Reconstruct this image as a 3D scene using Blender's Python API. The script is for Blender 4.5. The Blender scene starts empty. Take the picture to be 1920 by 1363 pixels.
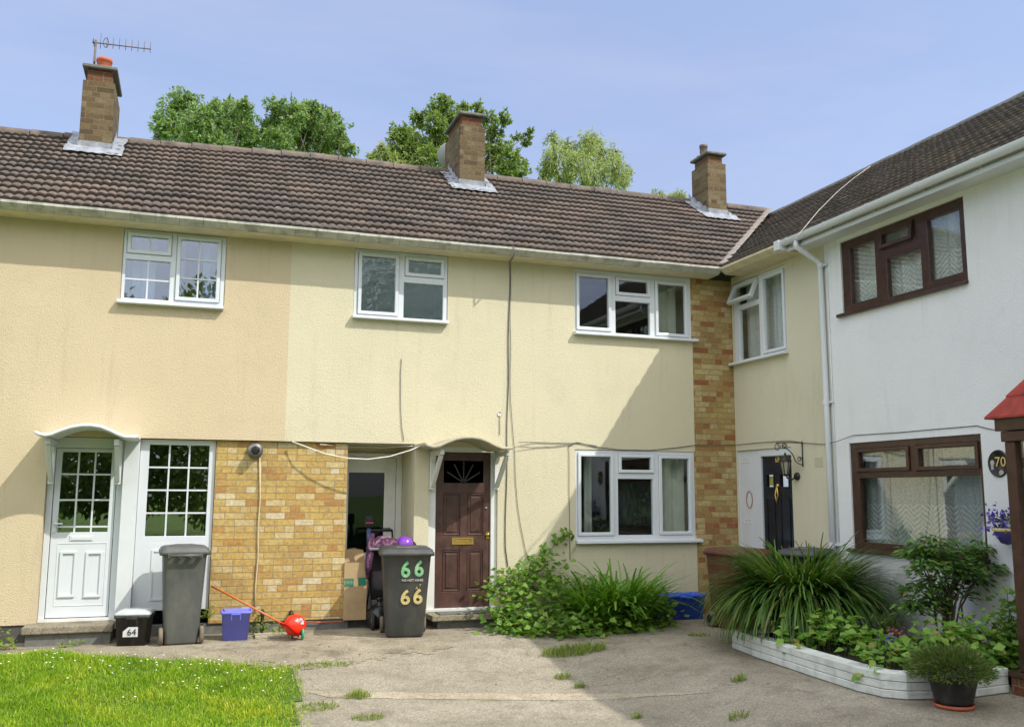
import bpy, bmesh, math, random
import numpy as np
from mathutils import Matrix, Vector
random.seed(7); rng = np.random.default_rng(7)
S = bpy.context.scene; COL = S.collection
R = math.radians

# ------------------------------------------------------------------ camera, sky, sun, exposure
CAM = np.array([0.0, -12.188, 1.717]); FPX = 1739.79; PW, PH = 1920, 1363
def cam_axes(yaw=R(18.948), pitch=R(7.982), roll=R(0.259)):
    f = np.array([math.sin(yaw)*math.cos(pitch), math.cos(yaw)*math.cos(pitch), math.sin(pitch)])
    r = np.array([math.cos(yaw), -math.sin(yaw), 0.0]); u = np.cross(r, f)
    return math.cos(roll)*r + math.sin(roll)*u, -math.sin(roll)*r + math.cos(roll)*u, f
CR, CU, CF = cam_axes()
cd = bpy.data.cameras.new('camera'); cam = bpy.data.objects.new('camera', cd); COL.objects.link(cam)
cam.matrix_world = Matrix([[CR[i], CU[i], -CF[i], CAM[i]] for i in range(3)] + [[0, 0, 0, 1]])
cd.sensor_width = 36; cd.lens = 36*FPX/PW; cd.clip_end = 2000; cd.clip_start = .05
S.camera = cam

SUN = Vector((-0.985, 1.0, -1.5)).normalized()
SUN_STRENGTH, SKY_STRENGTH, EXPOSURE = 2.2, 0.15, 0.83
w = bpy.data.worlds.new('World'); S.world = w; w.use_nodes = True
wn = w.node_tree.nodes; wl = w.node_tree.links
sky = wn.new('ShaderNodeTexSky'); sky.sky_type = 'NISHITA'; sky.sun_disc = False
sky.sun_elevation = math.asin(-SUN.z); sky.sun_rotation = math.atan2(-SUN.x, -SUN.y)
sky.air_density = 1.0; sky.dust_density = 1.6; sky.ozone_density = 2.0; sky.altitude = 50
bg = wn['Background']; bg.inputs['Strength'].default_value = SKY_STRENGTH
tcw = wn.new('ShaderNodeTexCoord'); mpw = wn.new('ShaderNodeMapping'); mpw.inputs['Scale'].default_value = (1.2, 1.2, 5.0)
nzw = wn.new('ShaderNodeTexNoise'); nzw.inputs['Scale'].default_value = 2.2; nzw.inputs['Detail'].default_value = 5; nzw.inputs['Roughness'].default_value = .55
rpw = wn.new('ShaderNodeValToRGB'); rpw.color_ramp.elements[0].position = .42; rpw.color_ramp.elements[1].position = .78
rpw.color_ramp.elements[0].color = (.55, .55, .55, 1); rpw.color_ramp.elements[1].color = (.92, .92, .92, 1)
mxw = wn.new('ShaderNodeMix'); mxw.data_type = 'RGBA'; mxw.inputs[7].default_value = (1.72, 1.98, 3.0, 1)
# faint high veils
mp2 = wn.new('ShaderNodeMapping'); mp2.inputs['Scale'].default_value = (1.0, 2.6, 7.0); mp2.inputs['Rotation'].default_value = (.15, .22, .5)
nz2 = wn.new('ShaderNodeTexNoise'); nz2.inputs['Scale'].default_value = 1.7; nz2.inputs['Detail'].default_value = 7; nz2.inputs['Roughness'].default_value = .6
rp2 = wn.new('ShaderNodeValToRGB'); rp2.color_ramp.elements[0].position = .45; rp2.color_ramp.elements[1].position = .80
rp2.color_ramp.elements[0].color = (0, 0, 0, 1); rp2.color_ramp.elements[1].color = (.24, .24, .24, 1)
mx2 = wn.new('ShaderNodeMix'); mx2.data_type = 'RGBA'; mx2.inputs[7].default_value = (2.9, 3.0, 3.4, 1)
wl.new(tcw.outputs['Generated'], mp2.inputs[0]); wl.new(mp2.outputs[0], nz2.inputs['Vector']); wl.new(nz2.outputs['Fac'], rp2.inputs[0]); wl.new(rp2.outputs[0], mx2.inputs[0]); wl.new(mxw.outputs[2], mx2.inputs[6])
# glow added to the unseen sky behind the camera to raise ambient light
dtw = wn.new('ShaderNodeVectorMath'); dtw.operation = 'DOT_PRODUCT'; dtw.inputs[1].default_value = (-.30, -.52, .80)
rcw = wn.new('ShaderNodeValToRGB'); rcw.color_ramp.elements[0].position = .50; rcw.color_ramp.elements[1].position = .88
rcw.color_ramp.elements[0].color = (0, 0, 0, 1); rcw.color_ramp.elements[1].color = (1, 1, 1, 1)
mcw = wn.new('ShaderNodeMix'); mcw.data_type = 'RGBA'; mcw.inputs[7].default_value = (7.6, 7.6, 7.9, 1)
wl.new(tcw.outputs['Generated'], mpw.inputs[0]); wl.new(mpw.outputs[0], nzw.inputs['Vector']); wl.new(nzw.outputs['Fac'], rpw.inputs[0])
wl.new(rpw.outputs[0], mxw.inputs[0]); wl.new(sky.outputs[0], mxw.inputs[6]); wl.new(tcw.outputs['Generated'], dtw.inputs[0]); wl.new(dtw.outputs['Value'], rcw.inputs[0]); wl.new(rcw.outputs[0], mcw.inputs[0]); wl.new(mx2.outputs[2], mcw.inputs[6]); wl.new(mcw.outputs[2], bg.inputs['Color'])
sl = bpy.data.lights.new('sun', 'SUN'); sun = bpy.data.objects.new('sun', sl); COL.objects.link(sun)
sl.energy = SUN_STRENGTH; sl.angle = R(.53); sl.color = (1.0, .95, .86)
sun.rotation_euler = SUN.to_track_quat('-Z', 'Y').to_euler(); sun.location = (8, -12, 20)
S.view_settings.view_transform = 'Standard'; S.view_settings.look = 'None'; S.view_settings.exposure = EXPOSURE; S.view_settings.gamma = 1
S.cycles.max_bounces = 8; S.cycles.transparent_max_bounces = 12

# ------------------------------------------------------------------ where a photo pixel meets a real plane of the place
def _ray(px, py): return CF + CR*((px - PW/2)/FPX) - CU*((py - PH/2)/FPX)
def at_y(px, py, y=0.0):
    v = _ray(px, py); return CAM + v*((y - CAM[1])/v[1])
def at_x(px, py, x):
    v = _ray(px, py); return CAM + v*((x - CAM[0])/v[0])
def at_z(px, py, z=0.0):
    v = _ray(px, py); return CAM + v*((z - CAM[2])/v[2])

# ------------------------------------------------------------------ materials
def mat(name):
    m = bpy.data.materials.new(name); m.use_nodes = True
    return m, m.node_tree.nodes, m.node_tree.links, m.node_tree.nodes['Principled BSDF']
def ramp(n, stops, interp='LINEAR'):
    r = n.new('ShaderNodeValToRGB'); cr = r.color_ramp; cr.interpolation = interp
    while len(cr.elements) < len(stops): cr.elements.new(.5)
    for e, (p, c) in zip(cr.elements, stops): e.position = p; e.color = (*c, 1)
    return r
def mixc(n, l, fac, a, b, mode='MIX'):
    m = n.new('ShaderNodeMix'); m.data_type = 'RGBA'; m.blend_type = mode
    for sock, v in ((0, fac), (6, a), (7, b)):
        if hasattr(v, 'is_output') or isinstance(v, bpy.types.NodeSocket): l.new(v, m.inputs[sock])
        elif sock == 0: m.inputs[0].default_value = v
        else: m.inputs[sock].default_value = (*v, 1)
    return m.outputs[2]
def noise(n, l, scale, detail=4, rough=.55, vec=None, coord='Object', stretch=None):
    t = n.new('ShaderNodeTexNoise'); t.inputs['Scale'].default_value = scale; t.inputs['Detail'].default_value = detail; t.inputs['Roughness'].default_value = rough
    if vec is None:
        tc = n.new('ShaderNodeTexCoord'); vec = tc.outputs[coord]
        if stretch:
            mp = n.new('ShaderNodeMapping'); mp.inputs['Scale'].default_value = stretch; l.new(vec, mp.inputs[0]); vec = mp.outputs[0]
    l.new(vec, t.inputs['Vector']); return t.outputs['Fac']
def bump(n, l, b, h, strength, dist):
    k = n.new('ShaderNodeBump'); k.inputs['Strength'].default_value = strength; k.inputs['Distance'].default_value = dist
    l.new(h, k.inputs['Height']); l.new(k.outputs[0], b.inputs['Normal'])
def plain(name, c, rough=.5, var=.12, scale=12, metal=0, bumps=0, spec=.5, dirt=None):
    m, n, l, b = mat(name)
    f = noise(n, l, scale, 5)
    r = ramp(n, [(.3, tuple(x*(1-var) for x in c)), (.7, tuple(min(1, x*(1+var)) for x in c))]); l.new(f, r.inputs[0])
    col = r.outputs[0]
    if dirt:
        f2 = noise(n, l, dirt[1], 6, .65, stretch=(1, 1, .35)); r2 = ramp(n, [(.5, (0, 0, 0)), (.75, (1, 1, 1))]); l.new(f2, r2.inputs[0])
        mm = n.new('ShaderNodeMath'); mm.operation = 'MULTIPLY'; mm.inputs[1].default_value = dirt[2]; l.new(r2.outputs[0], mm.inputs[0])
        col = mixc(n, l, mm.outputs[0], col, dirt[0])
    l.new(col, b.inputs['Base Color']); b.inputs['Roughness'].default_value = rough; b.inputs['Metallic'].default_value = metal
    b.inputs['Specular IOR Level'].default_value = spec
    if bumps: bump(n, l, b, noise(n, l, scale*6, 3), .5, bumps)
    return m
def stucco(name, c, c2, scale=78, strength=.36, streak=(.30, .27, .2)):
    m, n, l, b = mat(name)
    f = noise(n, l, .9, 5, .6); r = ramp(n, [(.3, c2), (.7, c)]); l.new(f, r.inputs[0])
    st = noise(n, l, 2.2, 6, .7, stretch=(2.6, 2.6, .25)); rs = ramp(n, [(.55, (0, 0, 0)), (.85, (.38, .38, .38))]); l.new(st, rs.inputs[0])
    col = mixc(n, l, rs.outputs[0], r.outputs[0], streak)
    tc = n.new('ShaderNodeTexCoord'); mp = n.new('ShaderNodeMapping'); mp.inputs['Scale'].default_value = (1, 1, 1.5); l.new(tc.outputs['Object'], mp.inputs[0])
    v = n.new('ShaderNodeTexVoronoi'); v.feature = 'SMOOTH_F1'; v.inputs['Scale'].default_value = scale; v.inputs['Smoothness'].default_value = .5; l.new(mp.outputs[0], v.inputs['Vector'])
    nz = noise(n, l, scale*.7, 4, .6, vec=mp.outputs[0])
    ad = n.new('ShaderNodeMath'); ad.operation = 'ADD'; l.new(v.outputs['Distance'], ad.inputs[0]); l.new(nz, ad.inputs[1])
    sp = ramp(n, [(.55, (0, 0, 0)), (1.05, (.14, .14, .14))]); l.new(ad.outputs[0], sp.inputs[0])
    col = mixc(n, l, sp.outputs[0], col, tuple(x*.55 for x in c))
    vc = n.new('ShaderNodeTexVoronoi'); vc.feature = 'DISTANCE_TO_EDGE'; vc.inputs['Scale'].default_value = .33; nv = n.new('ShaderNodeTexNoise'); nv.inputs['Scale'].default_value = 1.1; nv.inputs['Detail'].default_value = 7; nv.inputs['Roughness'].default_value = .65
    wv = n.new('ShaderNodeVectorMath'); wv.operation = 'ADD'; l.new(tc.outputs['Object'], nv.inputs['Vector']); l.new(tc.outputs['Object'], wv.inputs[0]); l.new(nv.outputs['Color'], wv.inputs[1]); l.new(wv.outputs[0], vc.inputs['Vector'])
    rc = ramp(n, [(0, (.10,)*3), (.0018, (0, 0, 0))]); l.new(vc.outputs['Distance'], rc.inputs[0]); col = mixc(n, l, rc.outputs[0], col, tuple(x*.35 for x in c))
    pt = noise(n, l, 1.7, 3, .5); rp = ramp(n, [(.60, (0, 0, 0)), (.66, (.5, .5, .5))]); l.new(pt, rp.inputs[0]); col = mixc(n, l, rp.outputs[0], col, tuple(x*.93 for x in c2))
    l.new(col, b.inputs['Base Color']); b.inputs['Roughness'].default_value = .92; b.inputs['Specular IOR Level'].default_value = .2
    bump(n, l, b, ad.outputs[0], strength, .018)
    return m
def brick(name, stops, mortar, bw=.245, bh=.0817, offx=0, offz=0, dirt=.25):
    m, n, l, b = mat(name)
    tc = n.new('ShaderNodeTexCoord'); sx = n.new('ShaderNodeSeparateXYZ'); l.new(tc.outputs['Object'], sx.inputs[0])
    ad = n.new('ShaderNodeMath'); ad.operation = 'ADD'; l.new(sx.outputs[0], ad.inputs[0]); l.new(sx.outputs[1], ad.inputs[1])
    cb = n.new('ShaderNodeCombineXYZ'); l.new(ad.outputs[0], cb.inputs[0]); l.new(sx.outputs[2], cb.inputs[1])
    mp = n.new('ShaderNodeMapping'); mp.inputs['Location'].default_value = (offx, offz, 0); l.new(cb.outputs[0], mp.inputs[0])
    t = n.new('ShaderNodeTexBrick'); t.inputs['Scale'].default_value = 1; t.inputs['Brick Width'].default_value = bw; t.inputs['Row Height'].default_value = bh
    t.inputs['Mortar Size'].default_value = .0052; t.inputs['Mortar Smooth'].default_value = .25; t.inputs['Color1'].default_value = (0, 0, 0, 1); t.inputs['Color2'].default_value = (1, 1, 1, 1)
    t.inputs['Mortar'].default_value = (.5, .5, .5, 1); t.offset = .5; t.squash = .5; t.squash_frequency = 3
    wob = noise(n, l, 7, 2, vec=mp.outputs[0]); 
    mv = n.new('ShaderNodeVectorMath'); mv.operation = 'MULTIPLY_ADD'; cw = n.new('ShaderNodeCombineXYZ'); l.new(wob, cw.inputs[0]); l.new(wob, cw.inputs[1])
    l.new(cw.outputs[0], mv.inputs[0]); mv.inputs[1].default_value = (.010, .010, 0); l.new(mp.outputs[0], mv.inputs[2]); l.new(mv.outputs[0], t.inputs['Vector'])
    r = ramp(n, stops, 'LINEAR'); l.new(t.outputs['Color'], r.inputs[0])
    g = noise(n, l, 22, 6, .7, vec=mp.outputs[0]); rg = ramp(n, [(.35, (.62, .62, .62)), (.65, (1.12, 1.1, 1.08))]); l.new(g, rg.inputs[0])
    col = mixc(n, l, .8, r.outputs[0], rg.outputs[0], 'MULTIPLY')
    col = mixc(n, l, t.outputs['Fac'], col, mortar)
    d = noise(n, l, 1.6, 5, .65, vec=mp.outputs[0]); rd = ramp(n, [(.45, (0, 0, 0)), (.8, (dirt, dirt, dirt))]); l.new(d, rd.inputs[0])
    col = mixc(n, l, rd.outputs[0], col, (.10, .085, .06))
    l.new(col, b.inputs['Base Color']); b.inputs['Roughness'].default_value = .9; b.inputs['Specular IOR Level'].default_value = .25
    iv = n.new('ShaderNodeMath'); iv.operation = 'MULTIPLY_ADD'; l.new(t.outputs['Fac'], iv.inputs[0]); iv.inputs[1].default_value = -1.3; l.new(g, iv.inputs[2])
    bump(n, l, b, iv.outputs[0], .9, .011)
    return m
def tile_mat(name, stops, spots):
    m, n, l, b = mat(name)
    uv = n.new('ShaderNodeUVMap'); fl = n.new('ShaderNodeVectorMath'); fl.operation = 'FLOOR'; l.new(uv.outputs[0], fl.inputs[0])
    wn_ = n.new('ShaderNodeTexWhiteNoise'); wn_.noise_dimensions = '2D'; l.new(fl.outputs[0], wn_.inputs['Vector'])
    r = ramp(n, stops); l.new(wn_.outputs['Value'], r.inputs[0])
    g = noise(n, l, 14, 6, .75); rg = ramp(n, [(.3, (.6, .6, .6)), (.7, (1.25, 1.22, 1.18))]); l.new(g, rg.inputs[0])
    col = mixc(n, l, 1.0, r.outputs[0], rg.outputs[0], 'MULTIPLY')
    g2 = noise(n, l, .8, 4, .6); r2 = ramp(n, [(.35, (.8, .82, .85)), (.7, (1.15, 1.08, 1.02))]); l.new(g2, r2.inputs[0])
    col = mixc(n, l, 1.0, col, r2.outputs[0], 'MULTIPLY')
    s1 = noise(n, l, 9, 3, .6); rs = ramp(n, [(.66, (0, 0, 0)), (.73, (.75, .75, .75))]); l.new(s1, rs.inputs[0])
    col = mixc(n, l, rs.outputs[0], col, spots[0])
    s2 = noise(n, l, 5.3, 5, .7); rs2 = ramp(n, [(.66, (0, 0, 0)), (.76, (.7, .7, .7))]); l.new(s2, rs2.inputs[0])
    col = mixc(n, l, rs2.outputs[0], col, spots[1])
    l.new(col, b.inputs['Base Color']); b.inputs['Roughness'].default_value = .88; b.inputs['Specular IOR Level'].default_value = .3
    bump(n, l, b, noise(n, l, 60, 4, .7), .35, .006)
    return m
def leaf_mat(name, stops, rough=.5, transl=.35, tcol=None, patchy=None):
    m, n, l, b = mat(name)
    g = n.new('ShaderNodeNewGeometry'); r = ramp(n, stops); l.new(g.outputs['Random Per Island'], r.inputs[0]); c0 = r.outputs[0]
    if patchy:
        f = noise(n, l, patchy, 5, .65); rp = ramp(n, [(.30, (.62, .72, .7)), (.5, (1, 1, 1)), (.68, (1.45, 1.12, 1.3))]); l.new(f, rp.inputs[0]); c0 = mixc(n, l, 1.0, c0, rp.outputs[0], 'MULTIPLY')
    l.new(c0, b.inputs['Base Color']); b.inputs['Roughness'].default_value = rough; b.inputs['Specular IOR Level'].default_value = .35
    t = n.new('ShaderNodeBsdfTranslucent'); mx = n.new('ShaderNodeMixShader'); mx.inputs[0].default_value = transl
    tint = mixc(n, l, 1.0, c0, tcol or (1.7, 1.75, .55), 'MULTIPLY'); l.new(tint, t.inputs['Color'])
    l.new(b.outputs[0], mx.inputs[1]); l.new(t.outputs[0], mx.inputs[2]); l.new(mx.outputs[0], n['Material Output'].inputs[0])
    return m
def glass_mat(name, tint=(.95, .97, .96), boost=.03, ripple=None, rough=.0):
    m, n, l, b = mat(name)
    n.remove(b)
    tr = n.new('ShaderNodeBsdfTransparent'); tr.inputs[0].default_value = (*tint, 1)
    gl = n.new('ShaderNodeBsdfGlossy'); gl.inputs['Roughness'].default_value = rough; gl.inputs['Color'].default_value = (.95, .97, 1, 1)
    fr0 = n.new('ShaderNodeLayerWeight'); fr0.inputs['Blend'].default_value = .5; fr = n.new('ShaderNodeMath'); fr.operation = 'POWER'; fr.inputs[1].default_value = 4.0; l.new(fr0.outputs['Facing'], fr.inputs[0])
    ml = n.new('ShaderNodeMath'); ml.operation = 'MULTIPLY_ADD'; ml.use_clamp = True; ml.inputs[1].default_value = .85; ml.inputs[2].default_value = boost + .045
    l.new(fr.outputs[0], ml.inputs[0]); mx = n.new('ShaderNodeMixShader'); l.new(ml.outputs[0], mx.inputs[0]); l.new(tr.outputs[0], mx.inputs[1]); l.new(gl.outputs[0], mx.inputs[2])
    k = n.new('ShaderNodeBump'); 
    h = noise(n, l, ripple[0] if ripple else 1.3, ripple[2] if ripple else 1, .5); k.inputs['Strength'].default_value = ripple[1] if ripple else .06; k.inputs['Distance'].default_value = .02
    l.new(h, k.inputs['Height']); l.new(k.outputs[0], gl.inputs['Normal'])
    l.new(mx.outputs[0], n['Material Output'].inputs[0]); return m
def net_mat(name, c=(.75, .78, .78), alpha=.6, lace=False):
    m, n, l, b = mat(name)
    tr = n.new('ShaderNodeBsdfTransparent'); mx = n.new('ShaderNodeMixShader'); b.inputs['Base Color'].default_value = (*c, 1); b.inputs['Roughness'].default_value = .9
    tc = n.new('ShaderNodeTexCoord'); f = noise(n, l, 55, 3, .7)
    r = ramp(n, [(.3, (alpha-.18,)*3), (.7, (min(1, alpha+.15),)*3)]); l.new(f, r.inputs[0]); fac = r.outputs[0]
    if lace:
        sx = n.new('ShaderNodeSeparateXYZ'); l.new(tc.outputs['Object'], sx.inputs[0])
        def mth(op, a, bb=None):
            q = n.new('ShaderNodeMath'); q.operation = op
            for i, v in enumerate((a, bb)):
                if v is None: continue
                if isinstance(v, bpy.types.NodeSocket): l.new(v, q.inputs[i])
                else: q.inputs[i].default_value = v
            return q.outputs[0]
        pp = mth('PINGPONG', sx.outputs[1], .15)
        zz = mth('ADD', sx.outputs[2], mth('MULTIPLY', pp, 1.1))
        band = mth('PINGPONG', zz, .03); st = mth('LESS_THAN', band, .012)
        low = mth('LESS_THAN', sx.outputs[2], lace)
        fac = mth('MINIMUM', mth('ADD', fac, mth('MULTIPLY', mth('MULTIPLY', st, low), .24)), .97)
    l.new(fac, mx.inputs[0]); l.new(tr.outputs[0], mx.inputs[1]); l.new(b.outputs[0], mx.inputs[2]); l.new(mx.outputs[0], n['Material Output'].inputs[0])
    return m
M = {}
M['peach'] = stucco('peach_render', (.67, .555, .375), (.61, .505, .335))
M['cream'] = stucco('cream_render', (.71, .655, .47), (.655, .605, .43))
M['cream_smooth'] = stucco('cream_smooth_render', (.68, .65, .49), (.62, .59, .44), 90, .2)
M['white_wall'] = stucco('white_render', (.84, .86, .87), (.79, .81, .82), 80, .3, (.5, .5, .46))
M['white_paint'] = plain('white_paint', (.66, .69, .71), .45, .05, 3, dirt=((.45, .42, .34), 3, .25))
M['upvc'] = plain('white_upvc', (.66, .695, .73), .28, .03, 2, dirt=((.5, .5, .46), 4, .15))
M['upvc_old'] = plain('aged_white_upvc', (.72, .73, .70), .4, .05, 4, dirt=((.35, .36, .32), 4, .3))
M['brown_upvc'] = plain('brown_woodgrain', (.055, .025, .017), .32, .35, 9)
M['plinth'] = plain('plinth_black', (.07, .065, .06), .9, .3, 8, bumps=.01)
M['brick'] = brick('buff_brick', [(0, (.44, .23, .08)), (.10, (.49, .29, .095)), (.22, (.50, .34, .12)), (.5, (.55, .38, .125)), (.8, (.58, .43, .17)), (.94, (.62, .50, .28)), (1, (.66, .57, .38))], (.34, .265, .15), dirt=.25)
M['brick_pillar'] = brick('mottled_brick', [(0, (.33, .12, .055)), (.15, (.38, .19, .07)), (.35, (.40, .27, .10)), (.7, (.47, .35, .14)), (1, (.54, .44, .22))], (.35, .27, .15), dirt=.3)
M['brick_chimney'] = brick('sooty_brick', [(0, (.10, .066, .034)), (.3, (.15, .104, .052)), (.7, (.19, .142, .072)), (1, (.22, .178, .105))], (.21, .18, .12), dirt=.5)
M['brick_red'] = brick('red_brick_band', [(0, (.16, .055, .03)), (.5, (.18, .08, .042)), (1, (.15, .11, .06))], (.22, .18, .12), dirt=.45)
M['tile'] = tile_mat('brown_roof_tile', [(0, (.132, .113, .102)), (.5, (.160, .134, .119)), (.85, (.185, .149, .130)), (1, (.195, .165, .148))], ((.42, .38, .32), (.20, .15, .07)))
M['tile_dark'] = tile_mat('dark_roof_tile', [(0, (.150, .132, .115)), (.5, (.180, .157, .135)), (1, (.22, .185, .158))], ((.30, .29, .24), (.14, .13, .075)))
M['ridge'] = plain('ridge_tile', (.135, .108, .09), .9, .4, 6, bumps=.01, dirt=((.24, .19, .12), 5, .45))
M['mortar'] = plain('cement_mortar', (.45, .42, .37), .95, .25, 20, bumps=.01)
M['lead'] = plain('lead_flashing', (.25, .27, .30), .65, .35, 9, bumps=.01, dirt=((.46, .48, .50), 7, .7))
M['gutter'] = plain('concrete_gutter', (.50, .49, .44), .85, .2, 6, bumps=.004, dirt=((.15, .155, .12), 7, .85))
M['canopy_grp'] = plain('weathered_canopy', (.40, .37, .27), .85, .15, 6, dirt=((.22, .20, .14), 6, .6))
M['soffit'] = plain('painted_soffit', (.62, .55, .37), .8, .1, 5, dirt=((.3, .28, .2), 4, .4))
M['concrete_dark'] = plain('dark_concrete', (.16, .16, .145), .9, .3, 10, bumps=.006)
M['terracotta'] = plain('terracotta', (.50, .13, .06), .8, .2, 8)
M['steel'] = plain('dull_steel', (.28, .28, .27), .45, .2, 10, metal=.8)
M['rust'] = plain('weathered_steel', (.16, .13, .11), .7, .3, 20, metal=.4)
M['glass'] = glass_mat('window_glass')
M['glass_obscure'] = glass_mat('patterned_glass', (.62, .72, .74), .12, (7, .42, 3), .0)
M['glass_sky'] = glass_mat('sky_reflecting_glass', (.80, .86, .92), .10)
M['glass_mirror'] = glass_mat('reflecting_glass', (.9, .93, .92), .09)
M['glass_dim'] = glass_mat('dim_green_glass', (.25, .34, .32), -.015)
M['glass_black'] = glass_mat('unlit_fanlight_glass', (.12, .13, .13), -.045)
M['glass_dark'] = glass_mat('dark_door_glass', (.55, .60, .60), .13)
M['room'] = plain('dim_room', (.10, .10, .09), .9, .2, 2)
M['room_pale'] = plain('pale_room', (.30, .32, .30), .9, .1, 2)
M['curtain_blue'] = plain('pale_blue_curtain', (.52, .58, .62), .9, .1, 5)
M['curtain_green'] = plain('grey_green_curtain', (.42, .47, .40), .9, .12, 5)
M['net'] = net_mat('net_curtain', (.78, .82, .82), .70)
M['lace'] = net_mat('lace_curtain', (.80, .84, .84), .40, lace=1.62)
M['lace_up'] = net_mat('lace_curtain_upstairs', (.80, .84, .82), .6, lace=4.42)
M['wood_door'] = plain('brown_painted_door', (.070, .031, .023), .45, .35, 7, dirt=((.13, .075, .058), 9, .6))
M['navy'] = plain('navy_gloss', (.008, .013, .024), .18, .3, 5)
M['brass'] = plain('brass', (.62, .42, .12), .3, .15, 10, metal=.9)
M['black_iron'] = plain('black_iron', (.02, .02, .02), .5, .3, 20)
M['black_plastic'] = plain('black_plastic', (.022, .022, .024), .5, .3, 9, dirt=((.18, .16, .12), 6, .35))
M['grey_bin'] = plain('grey_bin_plastic', (.085, .089, .086), .55, .18, 5, dirt=((.20, .19, .15), 4, .45))
M['grey_bin_dark'] = plain('dark_grey_bin_plastic', (.050, .054, .052), .5, .18, 5, dirt=((.16, .15, .12), 4, .35))
M['red_bin'] = plain('maroon_bin_plastic', (.13, .038, .028), .5, .2, 5, dirt=((.16, .09, .06), 4, .4))
M['blue_bright'] = plain('periwinkle_plastic', (.18, .20, .78), .4, .1, 4)
M['blue_deep'] = plain('deep_blue_plastic', (.03, .11, .72), .35, .15, 4)
M['clear_lid'] = plain('cloudy_lid', (.50, .53, .53), .35, .12, 9, dirt=((.15, .35, .2), 8, .5))
M['green_plastic'] = plain('green_plastic', (.03, .36, .18), .4, .15, 5)
M['red_plastic'] = plain('red_plastic', (.75, .035, .012), .3, .15, 5)
M['orange'] = plain('orange_pole', (.62, .16, .035), .45, .15, 9)
M['card'] = plain('cardboard', (.42, .30, .16), .9, .12, 6, dirt=((.24, .16, .08), 4, .4))
M['card_print'] = plain('green_print', (.02, .20, .13), .8, .15, 6)
M['black_bag'] = plain('black_bag', (.012, .012, .013), .28, .3, 9)
M['fabric_dark'] = plain('dark_fabric', (.018, .016, .022), .9, .3, 20)
M['pink'] = plain('pink_floral', (.05, .012, .045), .9, .6, 30, dirt=((.62, .33, .42), 14, .95))
M['purple'] = plain('purple_shell', (.23, .05, .50), .3, .15, 6)
M['grey_plastic'] = plain('mid_grey_plastic', (.18, .18, .19), .5, .15, 8)
M['rubber'] = plain('tyre_rubber', (.03, .028, .026), .8, .3, 20, dirt=((.22, .18, .12), 9, .6))
M['wheel_dusty'] = plain('dusty_wheel', (.17, .14, .10), .85, .3, 15)
M['cable'] = plain('grey_cable', (.12, .12, .12), .7, .2, 20)
M['cable_white'] = plain('white_cable', (.70, .68, .62), .6, .1, 20)
M['cable_cream'] = plain('cream_conduit', (.58, .50, .33), .7, .1, 20)
M['white_block'] = plain('white_painted_block', (.66, .69, .65), .85, .12, 5, bumps=.02, dirt=((.24, .26, .2), 6, .5))
M['soil'] = plain('dark_soil', (.05, .036, .024), .95, .4, 15, bumps=.02)
M['bark'] = plain('bark', (.13, .10, .07), .9, .35, 14, bumps=.02)
M['stem'] = plain('brown_stem', (.10, .075, .04), .85, .3, 20)
M['stem_green'] = plain('green_stem', (.10, .17, .05), .7, .3, 20)
M['slate_sign'] = plain('dark_plaque', (.022, .02, .018), .25, .4, 6, dirt=((.22, .19, .16), 7, .6))
M['gold'] = plain('gold_lettering', (.65, .50, .18), .4, .1, 9)
M['num_green'] = plain('green_number', (.20, .52, .26), .6, .3, 60, dirt=((.62, .66, .45), 30, .8))
M['num_cream'] = plain('painted_cream_number', (.62, .50, .20), .7, .25, 40)
M['num_white'] = plain('white_lettering', (.62, .63, .62), .6, .1, 9)
M['num_black'] = plain('black_lettering', (.015, .015, .02), .6, .1, 9)
M['porch_tile'] = plain('red_porch_tile', (.32, .045, .03), .8, .3, 7, dirt=((.12, .025, .018), 6, .5))
M['daisy'] = plain('daisy_petal', (.82, .82, .78), .7, .05, 5)
M['satellite'] = plain('dish_grey', (.40, .42, .42), .5, .08, 5)
M['lamp_glass'] = plain('lantern_glass', (.34, .31, .24), .2, .15, 5)
M['wreath'] = plain('copper_wire', (.45, .18, .12), .5, .2, 10)
M['paper'] = plain('coloured_sticker', (.55, .50, .10), .6, .4, 30)
M['red_strip'] = plain('red_strip', (.45, .05, .04), .5, .2, 10)
L = {}
L['oak'] = leaf_mat('tree_leaf_mid', [(0, (.09, .155, .045)), (.5, (.17, .25, .075)), (1, (.30, .38, .13))])
L['ash'] = leaf_mat('tree_leaf_deep', [(0, (.10, .18, .065)), (.5, (.18, .28, .10)), (1, (.30, .41, .17))])
L['pale'] = leaf_mat('tree_leaf_pale', [(0, (.20, .26, .09)), (.5, (.29, .35, .14)), (1, (.40, .45, .22))])
L['bramble'] = leaf_mat('bramble_leaf', [(0, (.06, .14, .014)), (.5, (.12, .24, .03)), (.9, (.21, .34, .05)), (1, (.22, .24, .06))])
L['strap'] = leaf_mat('strap_leaf', [(0, (.06, .16, .014)), (.5, (.115, .26, .03)), (1, (.21, .36, .06))], .4, .3)
L['sedge'] = leaf_mat('sedge_blade', [(0, (.028, .075, .014)), (.5, (.07, .155, .025)), (.9, (.14, .245, .042)), (1, (.24, .20, .09))], .42, .3)
L['heart'] = leaf_mat('heart_leaf', [(0, (.08, .19, .02)), (.5, (.15, .31, .04)), (.85, (.25, .38, .07)), (1, (.26, .24, .07))], .45, .3)
L['nandina'] = leaf_mat('nandina_leaf', [(0, (.03, .08, .014)), (.5, (.08, .18, .03)), (.9, (.17, .30, .06)), (1, (.16, .09, .03))], .45, .25)
L['fine'] = leaf_mat('fine_dark_leaf', [(0, (.045, .09, .016)), (.6, (.11, .19, .034)), (1, (.15, .14, .055))], .6, .2)
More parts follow.
